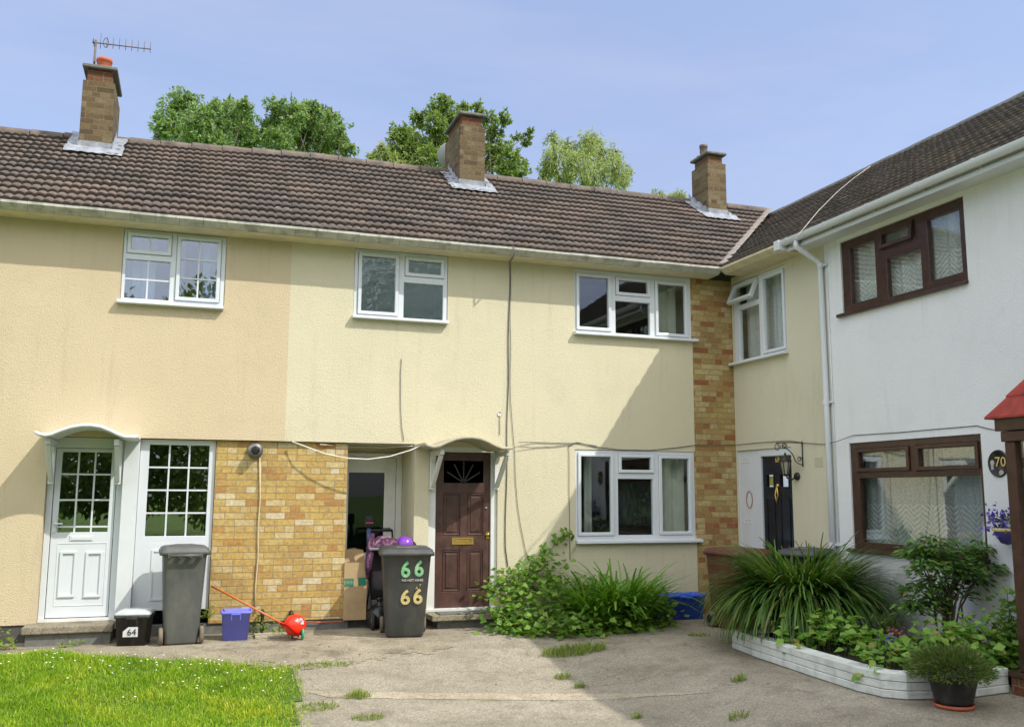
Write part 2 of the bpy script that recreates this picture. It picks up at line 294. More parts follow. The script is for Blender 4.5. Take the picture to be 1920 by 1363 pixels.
L['grass'] = leaf_mat('lawn_grass', [(0, (.11, .22, .008)), (.45, (.22, .38, .012)), (.85, (.36, .50, .03)), (1, (.52, .50, .14))], .55, .4, patchy=1.3)
L['weed'] = leaf_mat('weed_leaf', [(0, (.09, .16, .015)), (.5, (.17, .26, .03)), (1, (.30, .32, .07))], .55, .35)
L['violet'] = leaf_mat('violet_petal', [(0, (.10, .05, .42)), (.5, (.17, .10, .60)), (1, (.32, .22, .75))], .6, .25, (1, 1, 1))
L['pinkpetal'] = leaf_mat('pink_petal', [(0, (.30, .05, .07)), (1, (.45, .14, .16))], .6, .2, (1, 1, 1))

# ------------------------------------------------------------------ mesh helpers
class MB:
    def __init__(s, xf=None): s.v = []; s.f = []; s.uv = None; s.xf = xf; s.smooth = []
    def add(s, vs, fs, smooth=False):
        o = len(s.v); s.v += [tuple(v) for v in vs]; s.f += [tuple(i+o for i in f) for f in fs]; s.smooth += [smooth]*len(fs); return s
    def box(s, x0, x1, y0, y1, z0, z1, m=None):
        vs = [(x, y, z) for z in (z0, z1) for y in (y0, y1) for x in (x0, x1)]
        if m is not None: vs = [tuple(m @ Vector(v)) for v in vs]
        return s.add(vs, [(0, 2, 3, 1), (4, 5, 7, 6), (0, 1, 5, 4), (2, 6, 7, 3), (0, 4, 6, 2), (1, 3, 7, 5)])
    def bar(s, a, b, w, h, up=(0, 0, 1)):
        a, b = Vector(a), Vector(b); d = (b-a); ln = d.length; d.normalize(); up = Vector(up)
        if abs(d.dot(up)) > .98: up = Vector((0, 1, 0))
        x = d.cross(up).normalized(); z = x.cross(d)
        m = Matrix([[x[i], d[i], z[i], a[i]] for i in range(3)] + [[0, 0, 0, 1]])
        return s.box(-w/2, w/2, 0, ln, -h/2, h/2, m)
    def tube(s, pts, r, n=8, cap=True):
        pts = [Vector(p) for p in pts]; rs = r if isinstance(r, (list, tuple)) else [r]*len(pts)
        vs = []; prev = None
        for i, p in enumerate(pts):
            d = (pts[min(i+1, len(pts)-1)] - pts[max(i-1, 0)]).normalized()
            if prev is None: prev = d.orthogonal().normalized()
            x = (prev - d*prev.dot(d)).normalized(); prev = x; y = d.cross(x)
            vs += [p + x*(rs[i]*math.cos(2*math.pi*k/n)) + y*(rs[i]*math.sin(2*math.pi*k/n)) for k in range(n)]
        fs = [(i*n+k, i*n+(k+1) % n, (i+1)*n+(k+1) % n, (i+1)*n+k) for i in range(len(pts)-1) for k in range(n)]
        if cap: fs += [tuple(range(n-1, -1, -1)), tuple((len(pts)-1)*n+k for k in range(n))]
        return s.add(vs, fs, True)
    def lathe(s, prof, c=(0, 0, 0), n=20, axis='z'):
        vs = []
        for r, h in prof:
            for k in range(n):
                a = 2*math.pi*k/n; p = (r*math.cos(a), r*math.sin(a), h)
                if axis == 'x': p = (h, r*math.cos(a), r*math.sin(a))
                if axis == 'y': p = (r*math.sin(a), h, r*math.cos(a))
                vs.append((p[0]+c[0], p[1]+c[1], p[2]+c[2]))
        fs = [(i*n+k, i*n+(k+1) % n, (i+1)*n+(k+1) % n, (i+1)*n+k) for i in range(len(prof)-1) for k in range(n)]
        return s.add(vs, fs, True)
    def prism(s, poly, a0, a1, axis='x', cap=True):
        n = len(poly)
        def pt(p, a): return {'x': (a, p[0], p[1]), 'y': (p[0], a, p[1]), 'z': (p[0], p[1], a)}[axis]
        vs = [pt(p, a0) for p in poly] + [pt(p, a1) for p in poly]
        fs = [(i, (i+1) % n, n+(i+1) % n, n+i) for i in range(n)]
        if cap: fs += [tuple(range(n-1, -1, -1)), tuple(range(n, 2*n))]
        return s.add(vs, fs)
    def loft(s, rings, caps=True, smooth=True):
        n = len(rings[0]); vs = [p for r in rings for p in r]
        fs = [(i*n+k, i*n+(k+1) % n, (i+1)*n+(k+1) % n, (i+1)*n+k) for i in range(len(rings)-1) for k in range(n)]
        if caps: fs += [tuple(range(n-1, -1, -1)), tuple((len(rings)-1)*n+k for k in range(n))]
        return s.add(vs, fs, smooth)
    def plate(s, u0, u1, z0, z1, holes, y0, y1):
        us = sorted({u0, u1} | {min(max(h[i], u0), u1) for h in holes for i in (0, 1)}); zs = sorted({z0, z1} | {min(max(h[i], z0), z1) for h in holes for i in (2, 3)})
        nu, nz = len(us)-1, len(zs)-1
        def solid(i, j):
            if not (0 <= i < nu and 0 <= j < nz): return False
            cu, cz = (us[i]+us[i+1])/2, (zs[j]+zs[j+1])/2
            return not any(h[0] < cu < h[1] and h[2] < cz < h[3] for h in holes)
        idx = {}
        def vi(i, j, k):
            key = (i, j, k)
            if key not in idx: idx[key] = len(s.v); s.v.append((us[i], (y0, y1)[k], zs[j]))
            return idx[key]
        for i in range(nu):
            for j in range(nz):
                if not solid(i, j): continue
                fs = [(vi(i, j, 0), vi(i+1, j, 0), vi(i+1, j+1, 0), vi(i, j+1, 0)), (vi(i, j, 1), vi(i, j+1, 1), vi(i+1, j+1, 1), vi(i+1, j, 1))]
                if not solid(i-1, j): fs.append((vi(i, j, 0), vi(i, j+1, 0), vi(i, j+1, 1), vi(i, j, 1)))
                if not solid(i+1, j): fs.append((vi(i+1, j, 0), vi(i+1, j, 1), vi(i+1, j+1, 1), vi(i+1, j+1, 0)))
                if not solid(i, j-1): fs.append((vi(i, j, 0), vi(i, j, 1), vi(i+1, j, 1), vi(i+1, j, 0)))
                if not solid(i, j+1): fs.append((vi(i, j+1, 0), vi(i+1, j+1, 0), vi(i+1, j+1, 1), vi(i, j+1, 1)))
                s.f += fs; s.smooth += [False]*len(fs)
        return s
    def text(s, string, size, m, extrude=.0015, bold=0):
        c = bpy.data.curves.new('t', 'FONT'); c.body = string; c.size = size; c.extrude = extrude; c.align_x = 'CENTER'; c.align_y = 'CENTER'; c.resolution_u = 3; c.offset = bold
        o = bpy.data.objects.new('t', c); COL.objects.link(o); dg = bpy.context.evaluated_depsgraph_get()
        me = bpy.data.meshes.new_from_object(o.evaluated_get(dg)); vs = [tuple(m @ v.co) for v in me.vertices]; fs = [tuple(p.vertices) for p in me.polygons]
        bpy.data.objects.remove(o); bpy.data.curves.remove(c); bpy.data.meshes.remove(me)
        return s.add(vs, fs)
    def build(s, name, m, parent=None, bevel=0, seg=2, double=False):
        me = bpy.data.meshes.new(name); vs = s.v
        if s.xf is not None: vs = [tuple(s.xf @ Vector(v)) for v in vs]
        me.from_pydata(vs, [], s.f); me.polygons.foreach_set('use_smooth', s.smooth)
        if s.uv is not None:
            ul = me.uv_layers.new(name='UVMap'); li = np.empty(len(me.loops), dtype=np.int32); me.loops.foreach_get('vertex_index', li)
            ul.data.foreach_set('uv', np.array(s.uv, dtype=np.float32)[li].ravel())
        me.update(); bm = bmesh.new(); bm.from_mesh(me)
        if not double: bmesh.ops.recalc_face_normals(bm, faces=bm.faces)
        bm.to_mesh(me); bm.free()
        return link(name, me, m, parent, bevel, seg)
def link(name, me, m, parent=None, bevel=0, seg=2):
    o = bpy.data.objects.new(name, me); COL.objects.link(o)
    if m is not None: me.materials.append(m)
    if parent is not None: setparent(o, parent)
    if bevel:
        b = o.modifiers.new('bevel', 'BEVEL'); b.width = bevel; b.segments = seg; b.limit_method = 'ANGLE'; b.angle_limit = R(35)
    return o
def world_of(o):
    m = o.matrix_basis.copy()
    if o.parent is not None: m = world_of(o.parent) @ o.matrix_parent_inverse @ m
    return m
def setparent(o, p):
    o.parent = p; o.matrix_parent_inverse = world_of(p).inverted()
def tag(o, label=None, cat=None, group=None, kind=None):
    for k, v in (('label', label), ('category', cat), ('group', group), ('kind', kind)):
        if v: o[k] = v
    return o
def thing(name, label, cat, loc=(0, 0, 0), group=None):
    o = bpy.data.objects.new(name, None); o.location = loc; o.empty_display_size = .2; COL.objects.link(o)
    return tag(o, label, cat, group)
def leaves(name, P, D, N, Ln, Wd, m, parent=None, fold=.25, shape=.45):
    """many folded leaves: base, side, tip, side"""
    n = len(P); D = D/np.linalg.norm(D, axis=1)[:, None]; X = np.cross(D, N); X /= (np.linalg.norm(X, axis=1)[:, None]+1e-9); U = np.cross(X, D)
    Ln = np.broadcast_to(np.asarray(Ln, float), (n,))[:, None]; Wd = np.broadcast_to(np.asarray(Wd, float), (n,))[:, None]
    mid = P + D*Ln*shape
    V = np.stack([P, mid + X*Wd/2 + U*Wd*fold, P + D*Ln, mid - X*Wd/2 + U*Wd*fold], 1).reshape(-1, 3)
    b = np.arange(n)[:, None]*4
    F = np.concatenate([b + np.array([0, 1, 2]), b + np.array([0, 2, 3])], 1).reshape(-1, 3)
    return fastmesh(name, V, F, m, parent)
def fastmesh(name, V, F, m, parent=None):
    me = bpy.data.meshes.new(name); k = F.shape[1]
    me.vertices.add(len(V)); me.vertices.foreach_set('co', np.asarray(V, np.float32).ravel())
    me.loops.add(F.size); me.loops.foreach_set('vertex_index', F.astype(np.int32).ravel())
    me.polygons.add(len(F)); me.polygons.foreach_set('loop_start', np.arange(0, F.size, k, dtype=np.int32)); me.polygons.foreach_set('loop_total', np.full(len(F), k, np.int32))
    me.update(calc_edges=True); me.validate()
    return link(name, me, m, parent)
def unit(n):
    d = rng.normal(size=(n, 3)); return d/np.linalg.norm(d, axis=1)[:, None]
def blades(name, base, dirs, length, width, droop, m, parent=None, nseg=5, taper=.7):
    """arching ribbons: base (n,3), horizontal dirs (n,2), rising then drooping"""
    n = len(base); t = np.linspace(0, 1, nseg+1)[None, :]
    length = np.broadcast_to(length, (n,))[:, None]; width = np.broadcast_to(width, (n,))[:, None]; droop = np.broadcast_to(droop, (n,))[:, None]; lean = np.linalg.norm(dirs, axis=1)[:, None]
    dd = dirs/(lean+1e-9)
    th = np.clip(lean, 0, 1.5)*.6 + droop*t*1.6          # angle from vertical grows along the blade
    dx = np.sin(th)*length/nseg; dz = np.cos(th)*length/nseg
    H = np.concatenate([np.zeros((n, 1)), np.cumsum(dx[:, :-1], 1)], 1); Z = np.concatenate([np.zeros((n, 1)), np.cumsum(dz[:, :-1], 1)], 1)
    C = base[:, None, :] + np.stack([H*dd[:, :1], H*dd[:, 1:], Z], 2)
    X = np.stack([-dd[:, 1], dd[:, 0], np.zeros(n)], 1)[:, None, :]*(width*(1-taper*t**1.6)*np.where(t == 0, .6, 1))[:, :, None]/2
    V = np.stack([C - X, C + X], 2).reshape(n, -1, 3); k = 2*(nseg+1)
    f = np.array([[2*i, 2*i+1, 2*i+3, 2*i+2] for i in range(nseg)])
    F = (np.arange(n)[:, None, None]*k + f[None]).reshape(-1, 4)
    return fastmesh(name, V.reshape(-1, 3), F, m, parent)
# ------------------------------------------------------------------ ground
XW = 7.762                                   # plane of the corner and white houses
WING = Matrix.Translation((XW, 0, 0)) @ Matrix.Rotation(R(-90), 4, 'Z')   # local x runs along the wing towards the road, local -y is out of its wall
SOF = 4.985; TP = math.tan(R(35)); CP, SP = math.cos(R(35)), math.sin(R(35)); EY, EZ = -.40, 5.065; EZ0 = EZ; SL = 3.53
def sst(a, b, x): t = np.clip((x-a)/(b-a), 0, 1); return t*t*(3-2*t)
def gz(x, y): return -.26*sst(-.8, -3.8, y)*sst(5.4, 3.6, x)
def ground_pt(px, py):
    p = at_z(px, py, -.05)
    for _ in range(12): p = at_z(px, py, float(gz(p[0], p[1])))
    return p
def sheet(name, xs, ys, zoff, m, inside=None):
    X, Y = np.meshgrid(xs, ys); Z = gz(X, Y) + zoff; V = np.stack([X, Y, Z], 2).reshape(-1, 3); nx, ny = len(xs), len(ys)
    F = np.array([[j*nx+i, j*nx+i+1, (j+1)*nx+i+1, (j+1)*nx+i] for j in range(ny-1) for i in range(nx-1)])
    if inside is not None:
        c = V[F].mean(1); F = F[inside(c[:, 0], c[:, 1])]
    o = fastmesh(name, V, F, m); o.data.polygons.foreach_set('use_smooth', np.ones(len(F), bool)); return o
def concrete_mat(name, base, dark, moss, stain=.5, slabs=False):
    m, n, l, b = mat(name)
    f = noise(n, l, .7, 6, .62); r = ramp(n, [(.32, dark), (.68, base)]); l.new(f, r.inputs[0]); col = r.outputs[0]
    g = noise(n, l, 55, 4, .8); rg = ramp(n, [(.34, (.5, .5, .5)), (.5, (1, 1, 1)), (.66, (1.45, 1.43, 1.38))]); l.new(g, rg.inputs[0]); col = mixc(n, l, 1, col, rg.outputs[0], 'MULTIPLY')
    s = noise(n, l, 2.4, 7, .72); rs = ramp(n, [(.48, (0, 0, 0)), (.68, (stain,)*3)]); l.new(s, rs.inputs[0]); col = mixc(n, l, rs.outputs[0], col, tuple(x*.45 for x in dark))
    q = noise(n, l, 1.5, 6, .7, stretch=(1, 1.7, 1)); rq = ramp(n, [(.60, (0, 0, 0)), (.78, (.55,)*3)]); l.new(q, rq.inputs[0]); col = mixc(n, l, rq.outputs[0], col, moss)
    v = n.new('ShaderNodeTexVoronoi'); v.feature = 'DISTANCE_TO_EDGE'; v.inputs['Scale'].default_value = .42
    tc = n.new('ShaderNodeTexCoord'); wv = n.new('ShaderNodeVectorMath'); wv.operation = 'ADD'; nn = n.new('ShaderNodeTexNoise'); nn.inputs['Scale'].default_value = 1.6; nn.inputs['Detail'].default_value = 6
    l.new(tc.outputs['Object'], nn.inputs['Vector']); l.new(tc.outputs['Object'], wv.inputs[0]); l.new(nn.outputs['Color'], wv.inputs[1]); l.new(wv.outputs[0], v.inputs['Vector'])
    rv = ramp(n, [(0, (.4,)*3), (.0035, (0, 0, 0))]); l.new(v.outputs['Distance'], rv.inputs[0]); col = mixc(n, l, rv.outputs[0], col, (.05, .045, .03))
    l.new(col, b.inputs['Base Color']); b.inputs['Roughness'].default_value = .93; b.inputs['Specular IOR Level'].default_value = .2
    bump(n, l, b, g, .8, .012); return m
M['concrete'] = concrete_mat('worn_concrete', (.385, .35, .275), (.26, .232, .175), (.20, .19, .07))
M['path'] = concrete_mat('path_concrete', (.38, .34, .255), (.235, .205, .148), (.16, .15, .06), .7)
M['band'] = concrete_mat('pale_concrete_strip', (.46, .41, .31), (.36, .31, .225), (.25, .22, .12), .6)
M['earth'] = plain('lawn_earth', (.060, .11, .018), .95, .4, 9, bumps=.02)
M['far_ground'] = plain('verge_ground', (.15, .25, .03), .95, .35, 1.2)
M['tarmac'] = plain('road_tarmac', (.06, .06, .058), .9, .2, 9, bumps=.004)
big = np.concatenate([[-400, -120, -40, -15], np.arange(-9, 13.1, .5), [20, 45, 130, 400]])
tag(sheet('ground', big, np.concatenate([[-400, -120, -40, -18], np.arange(-10, 8.1, .5), [14, 40, 130, 400]]), -.07, M['far_ground']), kind='structure')
LR = np.array([ground_pt(*q)[:2] for q in ((552, 1420), (550, 1363), (556, 1330), (560, 1300), (556, 1275), (546, 1254))])
LT = np.array([ground_pt(*q)[:2] for q in ((-60, 1230), (0, 1229), (70, 1226), (130, 1227), (220, 1234), (300, 1239), (380, 1243), (450, 1247), (546, 1254))])
def lawn_right(y): return np.interp(y, LR[:, 1], LR[:, 0])
def lawn_top(x): return np.interp(x, LT[:, 0], LT[:, 1])
inl = lambda x, y: (x < lawn_right(y)) & (y < lawn_top(x))
tag(sheet('driveway', np.arange(-.2, 9.01, .2), np.arange(-9.6, .21, .2), -.006, M['concrete'], lambda x, y: ~inl(x+.12, y+.12)), kind='structure')
tag(sheet('path', np.arange(-8, 3.01, .06), np.arange(-2.4, .21, .06), -.001, M['path'], lambda x, y: (~inl(x+.05, y+.05)) & (y > -.95-.34*np.clip(x+1.7, 0, 9) + np.clip(x-1.2, 0, 2)*.55 + .08*np.sin(x*9)+.06*np.sin(x*23+1)) ), kind='structure')
tag(sheet('lawn', np.arange(-8, 1.3, .1), np.arange(-9.6, -.6, .1), .006, M['earth'], inl), kind='structure')
tag(sheet('road', np.arange(-60, 60.1, 4), np.arange(-17, -9.9, 1.), .0, M['tarmac']), kind='structure')
# the pale strip that crosses the drive
V = []; xs_ = np.linspace(575, 1335, 60); ys_ = np.interp(xs_, [575, 760, 950, 1100, 1335], [1294, 1297, 1299, 1300, 1297])
for px, py in zip(xs_, ys_):
    wd = 12*min(1, (1335-px)/250+.05)*min(1, (px-560)/60); a = ground_pt(px, py+random.uniform(-.8, .8)); b_ = ground_pt(px, py+wd+random.uniform(-.8, .8)); V += [(a[0], a[1], gz(a[0], a[1])-.002), (b_[0], b_[1], gz(b_[0], b_[1])-.002)]
mb = MB(); mb.add(V, [(2*i, 2*i+1, 2*i+3, 2*i+2) for i in range(59)], True); tag(mb.build('concrete_strip', M['band']), kind='structure')

# ------------------------------------------------------------------ builders for houses
def window(parent, name, u, lights, fm, xf=None, sill=None, pane='glass', label=None, face=.012, room='room', curtains=(), bw=.052, sw=.05, sill_mat=None, sill_out=.088):
    """u = (x0,x1,z0,z1) outer frame; lights = dicts with r=(x0,x1,z0,z1) of the glass, sash, bars, open"""
    holes = []
    for L_ in lights:
        r = L_['r']; g = sw if L_.get('sash') else 0
        holes.append((r[0]-g, r[1]+g, r[2]-g, r[3]+g))
    wobj = MB(xf).plate(u[0], u[1], u[2], u[3], holes, face, face+.07).build(name, M[fm], parent, .004, 1)
    if label: wobj['label'] = label
    for L_, h in zip(lights, holes):
        r = L_['r']; loc = xf or Matrix.Identity(4)
        if L_.get('open'):
            piv = Matrix.Translation((0, face-.012, h[3])); loc = loc @ piv @ Matrix.Rotation(-R(L_['open']), 4, 'X') @ piv.inverted()
        if L_.get('sash'):
            g = .004; MB(loc).plate(h[0]+g, h[1]-g, h[2]+g, h[3]-g, [r], face-.024, face+.04).build('casement', M[L_.get('m', fm)], wobj, .008, 2)
        gy = face+.016 if L_.get('sash') else face+.03
        MB(loc).box(r[0]-.008, r[1]+.008, gy, gy+.006, r[2]-.008, r[3]+.008).build('pane', M[L_.get('pane', pane)], wobj)
        if L_.get('bars'):
            b = MB(loc); nx, nz = L_['bars']
            for i in range(1, nx): x = r[0]+(r[1]-r[0])*i/nx; b.box(x-.010, x+.010, gy-.008, gy-.001, r[2], r[3])
            for j in range(1, nz): z = r[2]+(r[3]-r[2])*j/nz; b.box(r[0], r[1], gy-.0095, gy-.0025, z-.010, z+.010)
            b.build('glazing_bar', M[fm], wobj)
    if sill:
        b = MB(xf); b.prism([(face+.05, sill[2]+.022), (-sill_out, sill[2]+.008), (-sill_out-.004, sill[2]-.03), (-sill_out+.02, sill[2]-.034), (face+.05, sill[2]-.03)], sill[0], sill[1]); b.build('sill', M[sill_mat or fm], wobj, .004, 1)
    if room:
        x0, x1, z0, z1 = u[0]-.25, u[1]+.25, u[2]-.5, min(u[3]+.02, SOF-.01); y0, y1 = .135, 1.7
        vs = [(x0, y0, z0), (x1, y0, z0), (x1, y0, z1), (x0, y0, z1), (x0, y1, z0), (x1, y1, z0), (x1, y1, z1), (x0, y1, z1)]
        b = MB(xf); b.add(vs, [(4, 5, 6, 7), (0, 1, 5, 4), (3, 7, 6, 2), (0, 4, 7, 3), (1, 2, 6, 5)]); b.build('interior', M[room], wobj, double=True)
    for c in curtains:      # x0, x1, z0, z1, material, folds, depth
        x0, x1, z0, z1, cm, fold, dep = c; n = max(8, int((x1-x0)*70)); vs = []; fs = []
        for i in range(n+1):
            t = i/n; x = x0+(x1-x0)*t; y = dep + .022*math.sin(t*(x1-x0)*fold*6.28) + .008*math.sin(t*(x1-x0)*fold*15+1)
            vs += [(x, y, z0), (x, y, z1)]
        fs = [(2*i, 2*i+2, 2*i+3, 2*i+1) for i in range(n)]
        b = MB(xf); b.add(vs, fs, True); b.build('curtain', M[cm], wobj, double=True)
    return wobj
def tile_roof(name, m, parent, a0, a1, xf=None, lo=None, hi=None, courses=14, seed=1, sag=None):
    """interlocking tiles: a runs along the eaves, s up the slope; lo(t), hi(t) clip along a at plan distance t"""
    rr = np.random.default_rng(seed); g = SL/courses; P = .108; sub = 6; tw = .324
    ntile = int(math.ceil((a1-a0)/tw)); cols = ntile*3*sub+1; a = a0 + np.arange(cols)*P/sub; a = np.minimum(a, a1)
    ph = (a-a0)/P % 1; roll = .023*np.clip(np.sin(np.pi*ph), 0, 1)**.7 - .006
    tid = np.minimum(((a-a0)/tw-1e-6).astype(int), ntile-1)
    V = []; UV = []; F = []
    for j in range(courses):
        jn = rr.normal(0, .0035, ntile)[tid]; js = rr.normal(0, .005, ntile)[tid]
        for k in range(3):
            s = (np.full(cols, j*g+.028), np.full(cols, j*g), np.full(cols, (j+1)*g+.03))[k] + (js if k < 2 else 0)
            nn = (roll-.012, roll+.046+jn, roll*1.0+.002)[k]
            if j == courses-1 and k == 2: s = np.full(cols, SL)
            t = s*CP; aa = a.copy()
            if lo is not None: aa = np.maximum(aa, lo(t))
            if hi is not None: aa = np.minimum(aa, hi(t))
            V.append(np.stack([aa, EY + s*CP - nn*SP, EZ + s*SP + nn*CP + (0 if sag is None else sag(aa)*s/SL)], 1)); UV.append(np.stack([(a-a0)/tw*.999+40, np.full(cols, j+(.1, .15, .9)[k])], 1))
        b0 = j*3*cols
        for k in range(2):
            i = np.arange(cols-1); F.append(np.stack([b0+k*cols+i, b0+k*cols+i+1, b0+(k+1)*cols+i+1, b0+(k+1)*cols+i], 1))
    V = np.concatenate(V); F = np.concatenate(F); UV = np.concatenate(UV)
    wdt = np.abs(V[F[:, 0], 0]-V[F[:, 1], 0]) + np.abs(V[F[:, 3], 0]-V[F[:, 2], 0]); F = F[wdt > 1e-4]
    UVf = UV[F].copy(); UVf[:, :, 0] = np.floor(UV[F[:, 0], 0])[:, None] + .5        # the whole face takes its tile's cell
    if xf is not None: V = V @ np.array(xf.to_3x3()).T + np.array(xf.translation)
    o = fastmesh(name, V, F, m, parent)
    ul = o.data.uv_layers.new(name='UVMap'); ul.data.foreach_set('uv', UVf.astype(np.float32).ravel()); return o
MSAG = lambda a: -.040*np.clip(1.6-np.asarray(a), 0, 5.5)
WSAG = lambda a: -.11+0*np.asarray(a)
def ridge(parent, a0, a1, xf=None, m='ridge'):
    yr, zr0 = EY + SL*CP, EZ + SL*SP; b = MB(xf); sg = MSAG if xf is None else WSAG; n = int((a1-a0)/.44); st = (a1-a0)/n
    for i in range(n):
        j = random.uniform(-.006, .006); zr = zr0 + float(sg(a0+(i+.5)*st)); prof = [(yr+.13*math.cos(t), zr-.055+j+.12*math.sin(t)) for t in np.linspace(0, math.pi, 9)]
        b.prism(prof, a0+i*st, a0+(i+1)*st-.012)
    o = b.build('ridge_tile', M[m], parent)
    mb = MB(xf); 
    for i in range(n*3):
        x = a0 + (i+random.random())*st/3; zr = zr0 + float(sg(x)); mb.box(x, x+st/3*random.uniform(.5, .95), yr-.165, yr-.115, zr-.085, zr-.052+random.uniform(-.01, .006))
    return o
def finlock(parent, a0, a1, xf=None, m='gutter', name='gutter', seg=.275, lastcut=False):
    prof = [(0, SOF), (-.33, SOF), (-.425, SOF+.062), (-.425, SOF+.092), (-.385, SOF+.092), (-.37, SOF+.055), (-.2, SOF+.05), (0, SOF+.06)]
    b = MB(xf); n = max(1, round((a1-a0)/seg)); st = (a1-a0)/n
    for i in range(n):
        j = random.uniform(-.002, .002); b.prism([(y, z+j) for y, z in prof], a0+i*st+.0015, a0+(i+1)*st-.0015)
    o = b.build(name, M[m], parent)
    c = MB(xf); c.plate(a0, a1, -.32, -.004, [], SOF-.006, SOF-.0025)  # painted soffit board: rotated into the horizontal
    c.v = [(x, z, y) for x, y, z in c.v]; c.build('soffit', M['soffit'], parent)
    return o
def chimney(parent, x0, x1, y0, y1, zb, zs, zt, ztop, pot, xf=None, flash=.16, inset=.045, dz=0):
    c = MB(xf); c.box(x0, x1, y0, y1, zb-1.2, zs); o = c.build('chimney', M['brick_chimney'], parent, .006, 1)
    MB(xf).box(x0+inset, x1-inset, y0+inset, y1-inset, zs, zt).build('top_courses', M['brick_red'], o, .005, 1)
    MB(xf).box(x0-.02, x1+.02, y0-.02, y1+.02, zt, ztop).build('cap_slab', M['concrete_dark'], o, .012, 1)
    # lead apron, side soakers dressed over the tiles
    f = MB(xf); EZ = EZ0 + dz; z0 = EZ + (y0-EY)*TP; t = .022
    f.box(x0-.012, x1+.012, y0-.014, y0-.004, z0+.0, z0+flash)
    n = 16; rows = []
    for k in range(4):
        yy = y0-.01-k*.065; rows.append([(x0-.17+(x1-x0+.34)*i/n, yy - (random.uniform(0, .015) if k == 3 else 0), EZ+(yy-EY)*TP+.072+.006*math.sin(i*2.1+k)+ (.02 if k == 0 else 0)) for i in range(n+1)])
    vs = [p for r_ in rows for p in r_]; f.add(vs, [(k*(n+1)+i, k*(n+1)+i+1, (k+1)*(n+1)+i+1, (k+1)*(n+1)+i) for k in range(3) for i in range(n)], True)
    yr = EY+SL*CP
    for sx, xa in ((-1, x0), (1, x1)):
        m_ = 7; vs = []
        for i in range(m_+1):
            yy = y0-.03+(yr-y0)*i/m_; zz = EZ+(yy-EY)*TP
            vs += [(xa+sx*.012, yy, zz+flash+(.02 if i % 2 else -.02)), (xa+sx*.014, yy, zz+.06), (xa+sx*(.17+random.uniform(-.03, .03)), yy, zz+.062)]
        f.add(vs, [(3*i+k, 3*i+k+1, 3*i+4+k, 3*i+3+k) for i in range(m_) for k in range(2)], True)
    f.build('flashing', M['lead'], o, double=True)
    if pot:
        px, py, r, h, pm = pot; b = MB(xf)
        b.lathe([(r*1.12, ztop), (r*1.12, ztop+.03), (r, ztop+.05), (r*.98, ztop+h-.05), (r*1.08, ztop+h-.045), (r*1.08, ztop+h), (r*.85, ztop+h), (r*.8, ztop+h-.12)], (px, py, 0)); b.build('chimney_pot', M[pm], o)
        MB(xf).lathe([(r*1.9, ztop-.002), (r*1.2, ztop+.03)], (px, py, 0)).build('flaunching', M['mortar'], o)
    return o
def canopy(parent, x0, x1, ztip, rise, depth, m='gutter', br=(), under='soffit', brm='white_paint'):
    W_ = x1-x0; pr = [(0, .022), (.035, .004), (.1, -.008), (.16, .004), (.24, .045), (.34, .085), (.44, .106), (.53, .11), (.63, .096), (.72, .06), (.8, .02), (.87, -.006), (.95, -.006), (1, 0)]
    k = rise/.118; top = [(x0+W_*t, ztip+h*k) for t, h in pr]; bot = [(x, z-.045) for x, z in top]; poly = top+bot[::-1]
    n = len(top); b = MB(); rows = [0, -.25, -.5, -depth+.05, -depth]
    vs = []
    for yi, y in enumerate(rows): 
        lip = .012 if yi == len(rows)-1 else 0
        vs += [(x, y, z-lip) for x, z in top] + [(x, y, z+lip*.2) for x, z in bot]
    fs = []
    for i in range(len(rows)-1):
        for q in range(n-1):
            a = i*2*n+q; c = (i+1)*2*n+q; fs += [(a, a+1, c+1, c), (a+n, c+n, c+n+1, a+n+1)]
        a = i*2*n; c = (i+1)*2*n; fs += [(a, c, c+n, a+n), (a+n-1, a+2*n-1, c+2*n-1, c+n-1)]
    e = (len(rows)-1)*2*n; fs += [(e+q, e+q+1, e+n+q+1, e+n+q) for q in range(n-1)]; 
    b.add(vs, fs, True); o = b.build('canopy', M[m], parent)
    for bx in br:
        q = MB(); zt = ztip-.05; w_ = .065
        q.box(bx-w_/2, bx+w_/2, -.055, -.002, zt-.52, zt); q.box(bx-w_/2+.004, bx+w_/2-.004, -depth+.12, -.057, zt-.075, zt-.005)
        q.bar((bx, -depth+.18, zt-.075), (bx, -.055, zt-.47), w_*.8, .055)
        q.prism([(-.057, zt-.078), (-.057, zt-.16), (-.14, zt-.078)], bx-w_/2+.008, bx+w_/2-.008)
        q.build('canopy_bracket', M[brm], o, .006, 1)
    return o
def moulding(mb, x0, x1, z0, z1, y, w_=.022, out=.012):
    mb.plate(x0, x1, z0, z1, [(x0+w_, x1-w_, z0+w_, z1-w_)], y-out, y+.002)

# ------------------------------------------------------------------ the peach house (64)
HX = 1.115
H64 = thing('terraced_house', 'peach rendered terraced house with glazed white door and buff brick panel', 'house', (-2.2, 0, 0), 'houses round the corner of the close')
U64 = (-.930, .292, 4.045, 4.968); LOW64 = (-.597, .285, .30, 2.362)
wall = MB().plate(-5.6, HX, 2.37, SOF+.05, [(U64[0]-.004, U64[1]+.004, U64[2]-.02, U64[3]+.004)], 0, .13)
wall.plate(-5.6, -1.605, .20, 2.37, [], 0, .13); wall.build('wall', M['peach'], H64)
wall = MB().box(-5.6, -5.47, .13, 5.4, 0, SOF); wall.add([(-5.6, EY+.3, SOF), (-5.6, 5.6, SOF), (-5.6, 2.49, 6.7)], [(0, 1, 2)]); wall.build('gable_wall', M['peach'], H64); MB().box(-5.6, HX, 5.4, 5.5, 0, SOF).build('rear_wall', M['peach'], H64)
